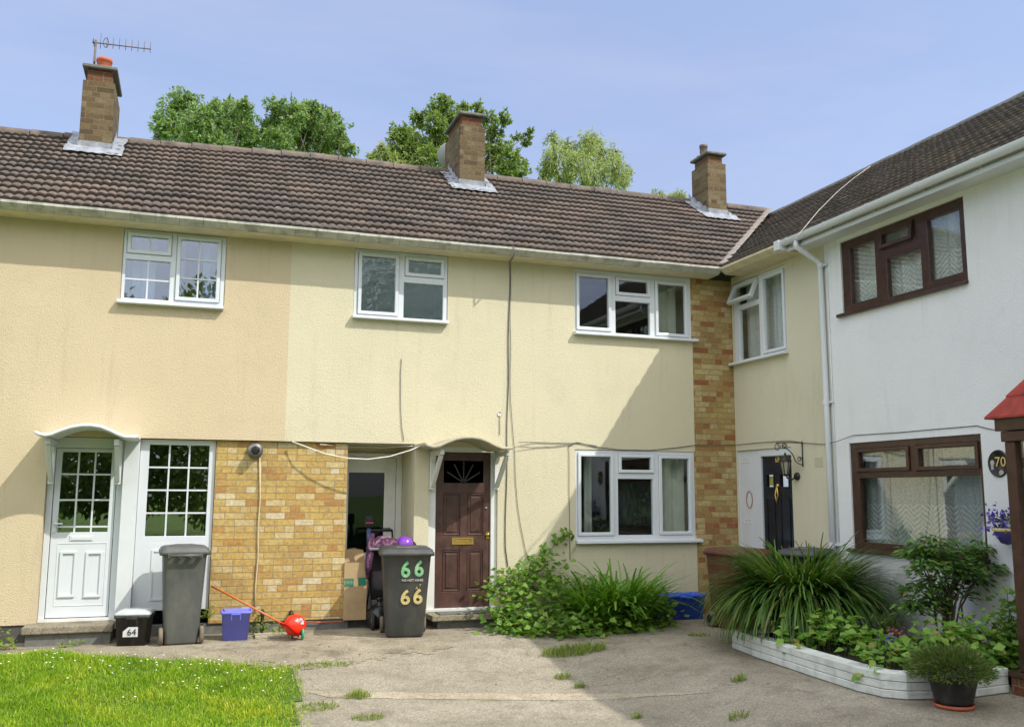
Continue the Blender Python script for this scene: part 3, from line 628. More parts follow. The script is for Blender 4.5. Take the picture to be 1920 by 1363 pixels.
MB().box(-5.6, -1.6, .018, .13, -.1, .198).build('plinth', M['plinth'], H64)
# pillar between door and window, brick panel
MB().box(-.775, -.600, .004, .2, .12, 2.366).build('pillar', M['white_paint'], H64, .004, 1)
MB().box(.290, 1.935, .06, .20, .13, 2.366).build('brick_panel', M['brick'], H64)
MB().box(-1.60, 2.0, .085, .20, -.1, .128).build('plinth', M['concrete_dark'], H64)
window(H64, 'window', U64, [dict(r=(-.84, -.415, 4.71, 4.885), sash=1, bars=(2, 1)), dict(r=(-.89, -.370, 4.095, 4.588), bars=(2, 2)), dict(r=(-.253, .187, 4.15, 4.892), sash=1, bars=(2, 3))],
       'upvc', sill=(-.965, .292, 4.045), curtains=[(-.9, -.55, 4.0, 4.97, 'curtain_blue', 8, .25), (.02, .28, 4.0, 4.97, 'curtain_blue', 8, .25), (-.38, -.2, 4.0, 4.97, 'curtain_blue', 8, .25)], room='room_pale', pane='glass_sky')
window(H64, 'window', LOW64, [dict(r=(-.492, .208, 1.185, 2.298), bars=(3, 4), pane='glass_dark')], 'upvc', face=.10, room='room')
# panel under the low window
b = MB().box(-.50, .225, .098, .104, .32, 1.10); moulding(b, -.40, -.15, .42, 1.02, .098); moulding(b, -.08, .17, .42, 1.02, .098); b.build('window_panel', M['upvc'], H64)
# door
MB().plate(-1.602, -.776, .245, 2.365, [(-1.535, -.845, .245, 2.24)], .10, .19).build('door_frame', M['upvc'], H64, .004, 1)
gz64 = (-1.462, -.915, 1.240, 2.19)
d = MB().plate(-1.528, -.852, .255, 2.234, [gz64], .112, .155).build('door', M['upvc'], H64, .004, 1)
b = MB(); moulding(b, -1.45, -.905, .385, 1.118, .112, .012, .006); moulding(b, -1.412, -1.228, .487, 1.02, .112, .03, .02); moulding(b, -1.133, -.942, .478, 1.012, .112, .03, .02); b.build('door_panel', M['upvc'], d, .004, 1)
MB().box(gz64[0], gz64[1], .13, .136, gz64[2], gz64[3]).build('pane', M['glass_dark'], d)
b = MB()
for i in (1, 2): x = gz64[0]+(gz64[1]-gz64[0])*i/3; b.box(x-.010, x+.010, .118, .128, gz64[2], gz64[3])
for z in (1.305, 1.62, 1.925): b.box(gz64[0], gz64[1], .1165, .1265, z-.010, z+.010)
b.build('glazing_bar', M['upvc'], d)
b = MB(); b.box(-1.32, -1.065, .102, .112, 1.14, 1.20); b.box(-1.30, -1.085, .097, .102, 1.15, 1.19); b.build('letterbox', M['upvc'], d, .004, 1)
b = MB(); b.box(-1.515, -1.475, .100, .112, 1.24, 1.44); b.tube([(-1.495, .09, 1.345), (-1.495, .055, 1.345), (-1.40, .055, 1.342)], .011); b.build('door_handle', M['upvc'], d, .003, 1)
MB().plate(-1.60, -.777, .215, .245, [], .06, .19).build('threshold', M['upvc_old'], H64)
b = MB(); vs_ = (-1.9, 0, 1.7)
b = MB(); b.add([(-1.7, .25, .1), (-.7, .25, .1), (-.7, .25, 2.4), (-1.7, .25, 2.4), (-1.7, 1.5, .1), (-.7, 1.5, .1), (-.7, 1.5, 2.4), (-1.7, 1.5, 2.4)], [(4, 5, 6, 7), (0, 1, 5, 4), (3, 7, 6, 2), (0, 4, 7, 3), (1, 2, 6, 5)]); b.build('hallway', M['room'], H64, double=True)
b = MB().box(-1.70, -.755, -.36, .10, .135, .215); b.build('door_step', M['concrete_dark' if 0 else 'path'], H64, .012, 2)
MB().box(-1.66, -.78, -.31, .10, -.06, .133).build('step_base', M['concrete_dark'], H64)
canopy(H64, -1.67, -.60, 2.375, .125, .66, 'white_paint', (-1.55, -.825))
finlock(H64, -5.6, HX)
tile_roof('roof', M['tile'], H64, -5.6, HX, seed=3, sag=MSAG); ridge(H64, -5.6, HX)
b = MB().add([(-5.6, EY+.05, EZ-.06), (HX, EY+.05, EZ-.06), (HX, EY+SL*CP, EZ+SL*SP-.16), (-5.6, EY+SL*CP, EZ+SL*SP-.50), (-5.6, 5.75, EZ-.5), (HX, 5.75, EZ-.2)], [(0, 1, 2, 3), (3, 2, 5, 4)]); b.build('roof_underlay', M['tile_dark'], H64)
chimney(H64, -1.745, -1.318, 1.80, 2.75, 6.9, 7.59, 7.785, 7.84, (-1.53, 2.27, .105, .30, 'terracotta'), dz=-.09)
# boiler flue on a steel collar, conduit down the brickwork, stub pipes
fl = at_y(478, 845, .06); b = MB().lathe([(.0, .02), (.098, .022), (.098, .06)], (fl[0], 0, fl[2]), 22, 'y'); b.lathe([(.066, .03), (.066, -.075), (.05, -.075), (.05, -.06)], (fl[0], 0, fl[2]), 18, 'y'); o = b.build('boiler_flue', M['steel'], H64)
b = MB().lathe([(.052, -.074), (.052, -.105), (.03, -.115), (.0, -.115)], (fl[0], 0, fl[2]), 16, 'y')
for k in range(8): a = k*math.pi/4; b.box(-.004, .004, -.125, -.10, .015, .052, Matrix.Translation((fl[0], 0, fl[2])) @ Matrix.Rotation(a, 4, 'Y'))
b.build('flue_grille', M['black_iron'], o)
pts = [at_y(px, py, .04) for px, py in ((487, 858), (488, 930), (484, 990), (484, 1040), (479, 1100), (478, 1150))]
MB().tube(pts, .009, 6).build('conduit', M['cable_cream'], H64)
for px, py in ((492, 1150), (546, 1152)):
    p = at_y(px, py, .0); b = MB().tube([(p[0], .06, p[2]+.03), (p[0], .0, p[2]+.03), (p[0], -.02, p[2]-.0), (p[0]+.003, -.02, -.02)], .022, 8); b.lathe([(.034, p[2]-.02), (.034, p[2]+.015)], (p[0], -.02, 0), 10); b.build('waste_pipe', M['black_plastic'], H64)
b = MB().tube([at_y(560, 1165, .05), at_y(600, 1166, .05), at_y(645, 1165, .05)], .009, 6); b.build('copper_pipe', M['terracotta'], H64)

# ------------------------------------------------------------------ the cream house (66)
H66 = thing('terraced_house', 'pale cream terraced house with dark brown panelled door under an arched canopy', 'house', (4.0, 0, 0), 'houses round the corner of the close')
WA = (1.945, 3.236, 4.055, 4.978); WB = (5.14, 7.05, 4.035, 4.968); WC = (5.135, 7.05, 1.075, 2.340)
PX = 7.062
wall = MB().plate(HX, PX, 2.37, SOF+.05, [(WA[0]-.004, WA[1]+.004, WA[2]-.02, WA[3]+.004), (WB[0]-.004, PX, WB[2]-.02, WB[3]+.004)], 0, .13)
wall.plate(2.822, PX, .10, 2.37, [(3.02, 3.985, .10, 2.345), (WC[0]-.004, PX, WC[2]-.04, WC[3]+.004)], 0, .13)
wall.build('wall', M['cream'], H66); MB().box(HX, 10.2, 5.4, 5.5, 0, SOF).build('rear_wall', M['cream'], H66)
MB().box(PX-.01, 7.80, .012, .13, -.02, SOF).build('brick_pillar', M['brick_pillar'], H66)
MB().box(2.84, 7.05, .03, .13, -.1, .098).build('plinth', M['concrete_dark'], H66)
# recess beside the door
b = MB(); b.box(2.826, 2.93, .131, .86, -.02, 2.366); b.box(1.80, 1.93, .201, .86, -.02, 2.366); b.box(1.75, 2.95, .14, .95, 2.368, 2.45); b.box(1.8, 2.9, .86, .96, -.02, 2.366); b.build('recess_wall', M['cream_smooth'], H66)
b = MB().box(1.932, 2.824, .2, .86, -.05, .11); b.build('recess_floor', M['concrete_dark'], H66)
MB().plate(1.935, 2.824, .11, 2.27, [(2.0, 2.74, .12, 2.21)], .79, .858).build('door_frame', M['upvc_old'], H66, .004, 1)
gR = (2.075, 2.575, .905, 2.0); d = MB().plate(2.005, 2.735, .125, 2.205, [gR], .80, .845).build('door', M['upvc_old'], H66, .004, 1)
d['label'] = 'white plastic side door in the recess'
MB().box(gR[0], gR[1], .82, .826, gR[2], gR[3]).build('pane', M['glass_dim'], d)
b = MB(); moulding(b, 2.06, 2.60, .25, .78, .80, .02, .008); b.build('door_panel', M['upvc_old'], d)
p = at_y(728, 990, .78); b = MB().tube([(2.66, .79, p[2]), (2.66, .75, p[2]), (2.55, .75, p[2])], .010, 6); b.build('door_handle', M['steel'], d)
# brown front door
MB().plate(3.02, 3.985, .17, 2.345, [(3.125, 3.90, .17, 2.275)], .035, .13).build('door_frame', M['upvc_old'], H66, .005, 1)
dx0, dx1, dz0, dz1 = 3.128, 3.897, .215, 2.272
pan = [(3.235, 3.475, .42, .965), (3.575, 3.80, .42, .965), (3.235, 3.475, 1.155, 1.72), (3.575, 3.80, 1.155, 1.72)]
d = MB().plate(dx0, dx1, dz0, dz1, pan + [(3.24, 3.80, 1.86, 2.16)], .065, .11).build('door', M['wood_door'], H66, .004, 1)
d['label'] = 'weathered dark brown panelled front door'
b = MB()
for q in pan:
    b.box(q[0]+.002, q[1]-.002, .084, .10, q[2]+.002, q[3]-.002); moulding(b, q[0]+.004, q[1]-.004, q[2]+.004, q[3]-.004, .082, .018, .010)
    b.plate(q[0]+.05, q[1]-.05, q[2]+.05, q[3]-.05, [], .073, .086)
b.build('door_panel', M['wood_door'], d, .006, 2)
b = MB(); b.box(3.242, 3.798, .085, .092, 1.862, 2.158); b.build('pane', M['glass_black'], d)
b = MB()
for k in range(1, 6):
    a = math.pi*k/6; b.bar((3.52, .078, 1.862), (3.52+.33*math.cos(a)*.82, .078, 1.862+.29*math.sin(a)), .018, .012, (0, 1, 0))
b.build('fanlight_bar', M['black_plastic'], d)
b = MB(); b.plate(3.36, 3.665, 1.035, 1.13, [(3.395, 3.63, 1.06, 1.105)], .052, .066); b.box(3.397, 3.628, .056, .063, 1.062, 1.103); b.build('letterbox', M['brass'], d, .003, 1)
b = MB().lathe([(.032, .064), (.030, .05), (.018, .048), (.018, .035), (.0, .033)], (3.865, 0, 1.165), 14, 'y'); b.box(3.845, 3.885, .058, .065, 1.11, 1.20); b.build('door_lock', M['brass'], d)
b = MB().lathe([(.018, .064), (.016, .055), (0, .054)], (3.84, 0, 1.52), 12, 'y'); b.build('door_lock', M['steel'], d)
MB().box(3.0, 3.99, -.005, .12, .172, .212).build('threshold', M['upvc_old'], H66, .004, 1)
b = MB().box(3.0, 4.02, -.36, .03, .10, .168); b.build('door_step', M['path'], H66, .01, 2); MB().box(3.1, 3.9, -.26, .0, -.1, .10).build('step_base', M['concrete_dark'], H66)
b = MB().box(3.12, 3.86, -.30, -.03, .170, .182); b.build('doormat', M['concrete_dark'], H66, .003, 1)
canopy(H66, 2.80, 3.98, 2.335, .135, .66, 'canopy_grp', (3.055, 3.955), brm='upvc_old')
sash3 = lambda w_, g: [dict(r=g[0], sash=1), dict(r=g[1], sash=1), dict(r=g[2]), dict(r=g[3], sash=1)]
window(H66, 'window', WA, [dict(r=(2.045, 2.503, 4.132, 4.888), sash=1), dict(r=(2.682, 3.14, 4.703, 4.878), sash=1, pane='glass_obscure'), dict(r=(2.625, 3.178, 4.075, 4.568))], 'upvc', sill=(1.925, 3.242, 4.047), pane='glass_obscure', room='room_pale')
window(H66, 'window', WB, sash3(0, [(5.213, 5.677, 4.116, 4.862), (5.847, 6.32, 4.674, 4.851), (5.795, 6.36, 4.057, 4.543), (6.493, 6.945, 4.102, 4.845)]), 'upvc', sill=(5.12, 7.12, 4.022), curtains=[(6.62, 6.96, 3.95, 4.95, 'curtain_green', 6, .3)])
window(H66, 'window', WC, sash3(0, [(5.225, 5.686, 1.183, 2.246), (5.858, 6.33, 2.067, 2.243), (5.805, 6.363, 1.14, 1.937), (6.505, 6.95, 1.186, 2.238)]), 'upvc', sill=(5.135, 7.12, 1.062), curtains=[(6.50, 6.98, 1.1, 2.33, 'curtain_green', 4, .22), (5.42, 5.54, 1.1, 2.33, 'curtain_green', 8, .35)])
finlock(H66, HX, 7.35)
tile_roof('roof', M['tile'], H66, HX, 10.4, hi=lambda t: 7.34+t+.02, seed=5, sag=MSAG); ridge(H66, HX, 10.15)
b = MB().add([(HX, EY+.05, EZ-.06), (7.36, EY+.05, EZ-.06), (10.25, EY+SL*CP, EZ+SL*SP-.12), (HX, EY+SL*CP, EZ+SL*SP-.14), (HX, 5.75, EZ-.2), (13.1, 5.75, EZ-.2)], [(0, 1, 2, 3), (3, 2, 5, 4)]); b.build('roof_underlay', M['tile_dark'], H66)
chimney(H66, 3.885, 4.315, 1.80, 2.75, 6.9, 7.70, 7.875, 7.925, (4.09, 2.2, .09, .06, 'concrete_dark'))

# ------------------------------------------------------------------ the corner house (68)
H68 = thing('corner_house', 'cream rendered corner house with black front door in the inner angle', 'house', (XW, -1.1, 0), 'houses round the corner of the close')
W68 = (.045, 1.375, 3.70, 4.925); PU = 2.25
wall = MB(WING).plate(0, PU, 0, SOF+.05, [(W68[0]-.004, W68[1]+.004, W68[2]-.02, W68[3]+.004), (.02, 1.365, .10, 2.37)], 0, .13); wall.build('wall', M['cream_smooth'], H68)
MB(WING).box(.02, .575, .03, .1, .1, 2.365).build('side_panel', M['upvc'], H68)
MB(WING).plate(.575, 1.365, .1, 2.365, [(.605, 1.345, .1, 2.265)], .02, .12).build('door_frame', M['upvc'], H68, .004, 1)
d = MB(WING).plate(.607, 1.343, .105, 2.26, [(.70, .87, 1.83, 2.0), (1.03, 1.22, 1.83, 2.0)], .05, .1).build('door', M['navy'], H68, .004, 1)
b = MB(WING)
for q in ((.70, .87), (1.03, 1.22)): moulding(b, q[0]-.015, q[1]+.015, .95, 1.68, .05, .02, .012); moulding(b, q[0]-.015, q[1]+.015, .3, .82, .05, .02, .012); moulding(b, q[0]-.02, q[1]+.02, 1.81, 2.02, .05, .02, .010)
b.build('door_panel', M['navy'], d, .004, 1)
b = MB(WING)
for q in ((.70, .87), (1.03, 1.22)): b.box(q[0], q[1], .07, .075, 1.83, 2.0)
b.build('pane', M['glass'], d)
MB(WING).box(.73, .85, .076, .078, 1.85, 1.98).build('sticker', M['paper'], d)
p = at_x(1454, 928, XW); b = MB(WING).lathe([(.0, .02), (.025, .025), (.03, .045)], (-p[1], 0, p[2]+.13), 12, 'y'); b.tube([(-p[1], .03, p[2]+.13), (-p[1]+.035, .02, p[2]), (-p[1], .018, p[2]-.10), (-p[1]-.035, .02, p[2]), (-p[1], .03, p[2]+.13)], .012, 6); b.build('door_knocker', M['brass'], d)
p = at_x(1452, 862, XW); MB(WING).text('68', .11, Matrix.Translation((-p[1], .047, p[2])) @ Matrix.Rotation(R(90), 4, 'X')).build('door_number', M['gold'], d)
b = MB(WING)
for z in (2.22, 1.33):
    b = MB(WING); moulding(b, .12, .33, z-.03, z+.03, .03, .01, .006); b.build('panel_moulding', M['upvc_old'], H68)
p = at_x(1403, 936, XW); pts = [(-p[1]+.075*math.cos(a), .018, p[2]+.12*math.sin(a)) for a in np.linspace(1.2, 1.2+2*math.pi*.97, 24)]; MB(WING).tube(pts, .006, 5).build('wire_wreath', M['wreath'], H68)
window(H68, 'window', W68, [dict(r=(.12, .66, 4.62, 4.86), sash=1, open=24), dict(r=(.165, .707, 3.728, 4.495)), dict(r=(.845, 1.30, 3.78, 4.832), sash=1)], 'upvc', xf=WING, sill=(.0, 1.41, 3.69), curtains=[(.1, .82, 3.65, 4.92, 'net', 6, .2), (.8, 1.37, 3.65, 4.92, 'net', 6, .2)], room='room_pale')
b = MB(WING)
for k in range(5): z = 2.20-.026*k; b.box(1.87, 2.04, -.008, .0, z-.005, z+.006)
b.build('air_vent', M['cream_smooth'], H68)
GE = 1.86
finlock(H68, .36, GE, WING, m='soffit')
tile_roof('roof', M['tile_dark'], H68, -2.7, PU, WING, lo=lambda t: .40-t+.02, seed=8, sag=WSAG); ridge(H68, -2.45, PU, WING, 'concrete_dark')
b = MB(WING).add([(.38, EY+.05, EZ-.06), (PU, EY+.05, EZ-.06), (PU, EY+SL*CP, EZ+SL*SP-.21), (-2.5, EY+SL*CP, EZ+SL*SP-.21), (PU, 5.75, EZ-.2), (-5.3, 5.75, EZ-.2)], [(0, 1, 2, 3), (3, 2, 4, 5)]); b.build('roof_underlay', M['tile_dark'], H68)
chimney(H68, 8.49, 8.87, 1.80, 2.36, 6.85, 7.63, 7.785, 7.835, (8.60, 2.1, .07, .22, 'rust'))
# valley: mortar fillet where the two roofs meet, cable across the tiles
vt = MB()
for i in range(14):
    t0, t1 = 2.88*i/14, 2.88*(i+1)/14; j = .035
    vt.add([(7.34+t-s*.05, EY+t+s*.05, EZ+t*TP+.05+random.uniform(-.006, .006)) for t in (t0, t1) for s in (-1, 1)] + [(7.34+t, EY+t, EZ+t*TP+.075) for t in (t0, t1)], [(0, 4, 5, 2), (4, 1, 3, 5)], True)
vt.build('valley', plain('grey_mortar', (.24, .21, .18), .95, .25, 20), H68, double=True)

# ------------------------------------------------------------------ the white house (70)
H70 = thing('terraced_house', 'white rendered house with dark brown windows and red tiled porch', 'house', (XW, -4.5, 0), 'houses round the corner of the close')
WU = (2.575, 4.597, 4.0, 4.927); WLO = (2.575, 4.625, 1.07, 2.355); E70 = 9.6
wall = MB(WING).plate(PU, E70, .0, SOF+.05, [(WU[0]-.004, WU[1]+.004, WU[2]-.02, WU[3]+.004), (WLO[0]-.004, WLO[1]+.004, WLO[2]-.02, WLO[3]+.004)], -.006, .13)
wall.build('wall', M['white_wall'], H70)
wall = MB(WING).box(E70-.13, E70, .13, 5.4, 0, SOF); wall.add([(E70, EY+.3, SOF), (E70, 5.6, SOF), (E70, 2.49, 6.85)], [(0, 1, 2)]); wall.build('gable_wall', M['white_wall'], H70); MB(WING).box(-5.3, E70, 5.4, 5.5, 0, SOF).build('rear_wall', M['white_wall'], H70)
window(H70, 'window', WU, [dict(r=(2.725, 3.18, 4.10, 4.812)), dict(r=(3.35, 3.795, 4.70, 4.828), sash=1, open=9, pane='glass'), dict(r=(3.372, 3.925, 4.055, 4.52)), dict(r=(4.045, 4.515, 4.107, 4.818))], 'brown_upvc', xf=WING, sill=(2.505, 4.605, 3.99), curtains=[(2.6, 4.58, 3.98, 4.92, 'lace_up', 4, .14), (2.6, 3.25, 3.98, 4.92, 'curtain_green', 5, .3)], room='room_pale', sill_out=.06)
window(H70, 'window', WLO, [dict(r=(2.73, 3.538, 2.043, 2.236), sash=1), dict(r=(3.735, 4.536, 2.039, 2.236), sash=1), dict(r=(2.715, 4.585, 1.155, 1.925))], 'brown_upvc', xf=WING, pane='glass_mirror', sill=(2.50, 4.655, 1.062), curtains=[(2.65, 4.6, 1.15, 2.3, 'lace', 5, .15), (3.95, 4.6, 1.1, 2.3, 'curtain_blue', 7, .25)], room='room_pale', sill_out=.06)
# fascia, soffit, half-round gutter with brackets, downpipe
b = MB(WING).box(GE+.02, E70+.1, -.30, .0, SOF-.0, SOF+.02); b.box(GE+.02, E70+.1, -.325, -.30, SOF-.03, SOF+.12); b.build('fascia', M['upvc'], H70, .003, 1)
half = [(-.385-.062*math.cos(t), SOF+.105-.07*math.sin(t)) for t in np.linspace(0, math.pi, 11)]; inner = [(-.385-.055*math.cos(t), SOF+.105-.062*math.sin(t)) for t in np.linspace(math.pi, 0, 11)]
b = MB(WING).prism(half+inner, GE-.03, E70+.15); gut = b.build('gutter', M['upvc'], H70)
for x in np.arange(2.05, 9.6, .78):
    b = MB(WING); o_ = [(-.385-.067*math.cos(t), SOF+.108-.075*math.sin(t)) for t in np.linspace(0, math.pi, 11)]; i_ = [(-.385-.0625*math.cos(t), SOF+.108-.0705*math.sin(t)) for t in np.linspace(math.pi, 0, 11)]
    b.prism(o_+i_, x-.025, x+.025); b.box(x-.02, x+.02, -.335, -.325, SOF+.02, SOF+.11); b.build('gutter_bracket', M['upvc'], gut)
b = MB(WING).box(GE-.06, GE+.05, -.47, -.325, SOF-.02, SOF+.115); b.build('gutter_end', M['upvc'], gut, .006, 1)
pu = 2.20
b = MB(WING).tube([(pu-.02, -.39, SOF+.04), (pu-.02, -.385, SOF-.04), (pu+.0, -.30, SOF-.10), (pu+.03, -.10, SOF-.22), (pu+.03, -.06, SOF-.30), (pu+.04, -.06, 2.9), (pu+.05, -.06, .02)], .036, 12)
for z in (SOF-.28, 2.9, 1.1): b.lathe([(.045, z-.03), (.045, z+.03)], (pu+.035, -.06, 0), 12); b.box(pu+.02, pu+.13, -.05, -.0065, z-.012, z+.012)
b.build('downpipe', M['upvc'], H70)
b = MB(WING).tube([(pu+.10, -.016, 4.6), (pu+.11, -.016, 2.9), (pu+.115, -.016, .2)], .010, 6); b.build('conduit', M['upvc_old'], H70)
tile_roof('roof', M['tile_dark'], H70, PU, E70+.1, WING, seed=11, sag=WSAG); ridge(H70, PU, E70+.1, WING, 'concrete_dark')
b = MB(WING).add([(PU, EY+.05, EZ-.06), (E70+.1, EY+.05, EZ-.06), (E70+.1, EY+SL*CP, EZ+SL*SP-.21), (PU, EY+SL*CP, EZ+SL*SP-.21), (PU, 5.75, EZ-.2), (E70+.1, 5.75, EZ-.2)], [(0, 1, 2, 3), (3, 2, 5, 4)]); b.build('roof_underlay', M['tile_dark'], H70)
# porch: brick base, brown frame, hipped red tile roof (out to x = 6.9)
PO, PA, PB = -.80, 5.665, 7.40
porch = MB(WING); 
for (u0, y0) in ((PA, PO), (PB-.11, PO), (PA, -.12), (PB-.11, -.12)): porch.box(u0, u0+.11, y0, y0+.11, .19, 2.2)
porch.box(PA-.02, PB+.02, PO-.02, .0, 2.202, 2.295); porch.box(PA+.012, PB-.012, PO+.02, PO+.09, .85, .93); po = porch.build('porch', M['brown_upvc'], H70, .006, 1)
b = MB(WING).box(PA-.05, PB+.05, PO-.05, -.008, -.02, .15); b.build('porch_base', M['brick_red'], po); MB(WING).box(PA-.07, PB+.07, PO-.07, -.008, .15, .19).build('porch_sill', M['brown_upvc'], po, .005, 1)
b = MB(WING); b.box(PA+.02, PA+.03, PO+.11, -.12, .19, 2.2); b.box(PA+.11, PB-.11, PO+.04, PO+.046, .93, 2.2); b.box(PA+.11, PB-.11, PO+.04, PO+.046, .19, .85); b.build('pane', M['glass'], po)
b = MB(WING); b.box(PA-.06, PB+.06, PO-.04, -.008, 2.30, 2.42); b.build('porch_fascia', M['brown_upvc'], po, .004, 1)
b = MB(WING); n = 6
for k in range(n):
    def ring(t, o=0): return (PA-.09+t*.85-o, PB+.09-t*.85+o, PO-.06+t*.74-o)
    t0, t1 = k/n, (k+1)/n; x0, x1, y0 = ring(t0, .03); X0, X1, Y0 = ring(t1, 0); z0, z1 = 2.43+1.15*t0, 2.43+1.15*t1+.0
    b.add([(x0, y0, z0), (x1, y0, z0), (X1, Y0, z1+.02), (X0, Y0, z1+.02), (x0, -.008, z0), (X0, -.008, z1+.02), (x1, -.008, z0), (X1, -.008, z1+.02), (x0, y0, z0-.02), (x1, y0, z0-.02), (x0, -.008, z0-.02), (x1, -.008, z0-.02)], [(0, 1, 2, 3), (4, 0, 3, 5), (1, 6, 7, 2), (0, 8, 9, 1), (4, 10, 8, 0), (1, 9, 11, 6)])
b.build('porch_roof', M['porch_tile'], po, double=True)
# ------------------------------------------------------------------ things fixed to the houses
# TV aerial on the terracotta chimney
t = thing('tv_aerial', 'metal television aerial on a pole beside the orange chimney pot', 'aerial', (-1.75, 2.3, 7.84))
ay = 2.3; p0 = at_y(176, 120, ay); p1 = at_y(180, 78, ay); e0 = at_y(173, 80, ay); e1 = at_y(283, 93, ay)
MB().tube([(p0[0], ay, 7.7), (p1[0], ay, p1[2]+.02)], .016, 8).build('mast', M['rust'], t)
MB().tube([e0, e1], .009, 6).build('boom', M['rust'], t)
b = MB()
for k in range(9):
    f = .14+.85*k/8; p = e0+(e1-e0)*f; h = .115 if k else .16; b.tube([(p[0], ay, p[2]-h*.55), (p[0], ay, p[2]+h)], .0045, 5)
for s in (-1, 1): b.tube([(e0[0]+.02, ay-.1, e0[2]+s*.02), (e0[0]+.02, ay+.1, e0[2]+s*.02)], .005, 5)
b.build('director_rod', M['rust'], t)
p = e0+(e1-e0)*.23; MB().tube([(p[0]+.035*math.cos(a), ay, p[2]+.02+.075*math.sin(a)) for a in np.linspace(0, 6.28, 17)], .006, 5).build('dipole', M['rust'], t)
# satellite dish behind the middle chimney
sp = at_y(846, 290, 3.0); t = thing('satellite_dish', 'grey satellite dish half hidden behind the middle chimney', 'satellite dish', (sp[0], 3.0, sp[2]))
xf = Matrix.Translation((sp[0], 3.05, sp[2])) @ Matrix.Rotation(R(160), 4, 'Z') @ Matrix.Rotation(R(65), 4, 'X')
MB(xf).lathe([(.001, -.06), (.12, -.045), (.22, 0), (.228, .004), (.22, .008), (.12, -.037), (.001, -.05)], n=28).build('dish', M['satellite'], t)
MB().tube([(sp[0], 3.1, sp[2]), (sp[0]+.1, 3.0, sp[2]-.05), (4.1, 2.86, sp[2]-.1)], .015, 6).build('arm', M['rust'], t)
# cables
def cable(label, pts, r=.007, m='cable', group=None):
    o = MB().tube(pts, r, 6).build('cable', M[m]); return tag(o, label, 'cable', group or 'cables on the house walls')
P_ = lambda px, py, y=-.012: at_y(px, py, y)
g1 = at_y(963, 462, -.44)
main = [g1, at_y(963, 480, -.44), at_y(955, 490, -.33), P_(956, 494)] + [P_(956+.8*math.sin(k)-k*.45, 494+k*28) for k in range(1, 20)]
main += [P_(952, 1062)]
cable('thick dark twin cable hanging from the gutter down to the bramble, left strand', main, .007)
cable('thin dark cable beside the thick one, straying right below the canopy', [g1+np.array([.02, 0, 0]), at_y(965, 478, -.44), at_y(958, 490, -.33)] + [P_(957+.8*math.sin(k*1.4), 494+k*28) for k in range(1, 10)] + [P_(960, 790), P_(965, 850), P_(966, 890), P_(970, 945), P_(976, 985), P_(985, 1030), P_(992, 1056)], .0042)
cable('short dark wire down the cream wall below the middle upstairs window', [P_(753, 672), P_(751, 700), P_(751, 760), P_(753, 800), P_(757, 826)], .0042)
cable('short dark wire above the arched canopy of the brown door', [P_(937, 778), P_(937, 815)], .0042)
MB_ = MB().lathe([(.03, -.014), (.026, -.004), (.0, -.003)], (P_(937, 776)[0], 0, P_(937, 776)[2]), 12, 'y').build('wall_socket', M['upvc_old']); tag(MB_, 'small round white socket on the cream wall above the arched canopy', 'socket')
cable('horizontal telephone wire from the canopy past the brown door', [at_y(972, 829, -.05), P_(1000, 829), P_(1065, 831), P_(1080, 830), P_(1120, 836)], .0045)
cable('sagging wire under the horizontal one right of the brown door', [at_y(972, 837, -.05), P_(1000, 839), P_(1040, 837), P_(1066, 834), P_(1067, 850), P_(1067, 920), P_(1068, 1000), P_(1069, 1050)], .0042)
cable('thin wire strung above the downstairs window across the brick pillar to the corner', [P_(1066, 836), P_(1082, 829), P_(1120, 838), P_(1160, 843), P_(1220, 844), P_(1270, 839), P_(1306, 834), P_(1345, 834), P_(1380, 834)], .0055)
X_ = lambda px, py: at_x(px, py, XW-.012)
cable('thin wire running along the corner house and white house walls', [X_(1382, 834), X_(1420, 830), X_(1480, 826), X_(1505, 830), X_(1545, 833), at_x(1568, 828, XW-.11), X_(1600, 816), X_(1680, 811), X_(1760, 804), X_(1832, 798), X_(1850, 803), X_(1872, 807)], .0045)
wl_ = [at_y(548, 828, -.02)] + [at_y(px, py, -.10-.25*(i/6)) for i, (px, py) in enumerate([(575, 838), (610, 851), (650, 859), (690, 861), (730, 856), (770, 844), (797, 832)])]
tag(MB().tube(wl_, .009, 6).build('washing_line', M['cable_white']), 'white rope sagging from the brick panel to the canopy', 'rope')
tag(MB().tube([at_y(600, 833, -.02), at_y(660, 838, .2), at_y(720, 839, .2), at_y(775, 836, .0)], .006, 5).build('washing_line', M['cable_white']), 'thin pale cord stretched under the overhang of the recess', 'rope')
q = EZ+.07
cab = [(7.42+1.0*k/8*0, 0, 0) for k in range(2)]
cl = [at_x(1484, 465, XW-.47)]
nrm = np.array([-TP, 0, 1.0]); d0 = (EZ+.075) - TP*(XW+EY)
for px, py in ((1489, 450), (1510, 425), (1535, 395), (1570, 360), (1600, 335), (1632, 312)):
    v = _ray(px, py); tt = (d0 - CAM @ nrm)/(v @ nrm); cl.append(CAM+v*tt)
cable('pale cable laid across the tiles of the right hand roof', cl, .0055, 'mortar')
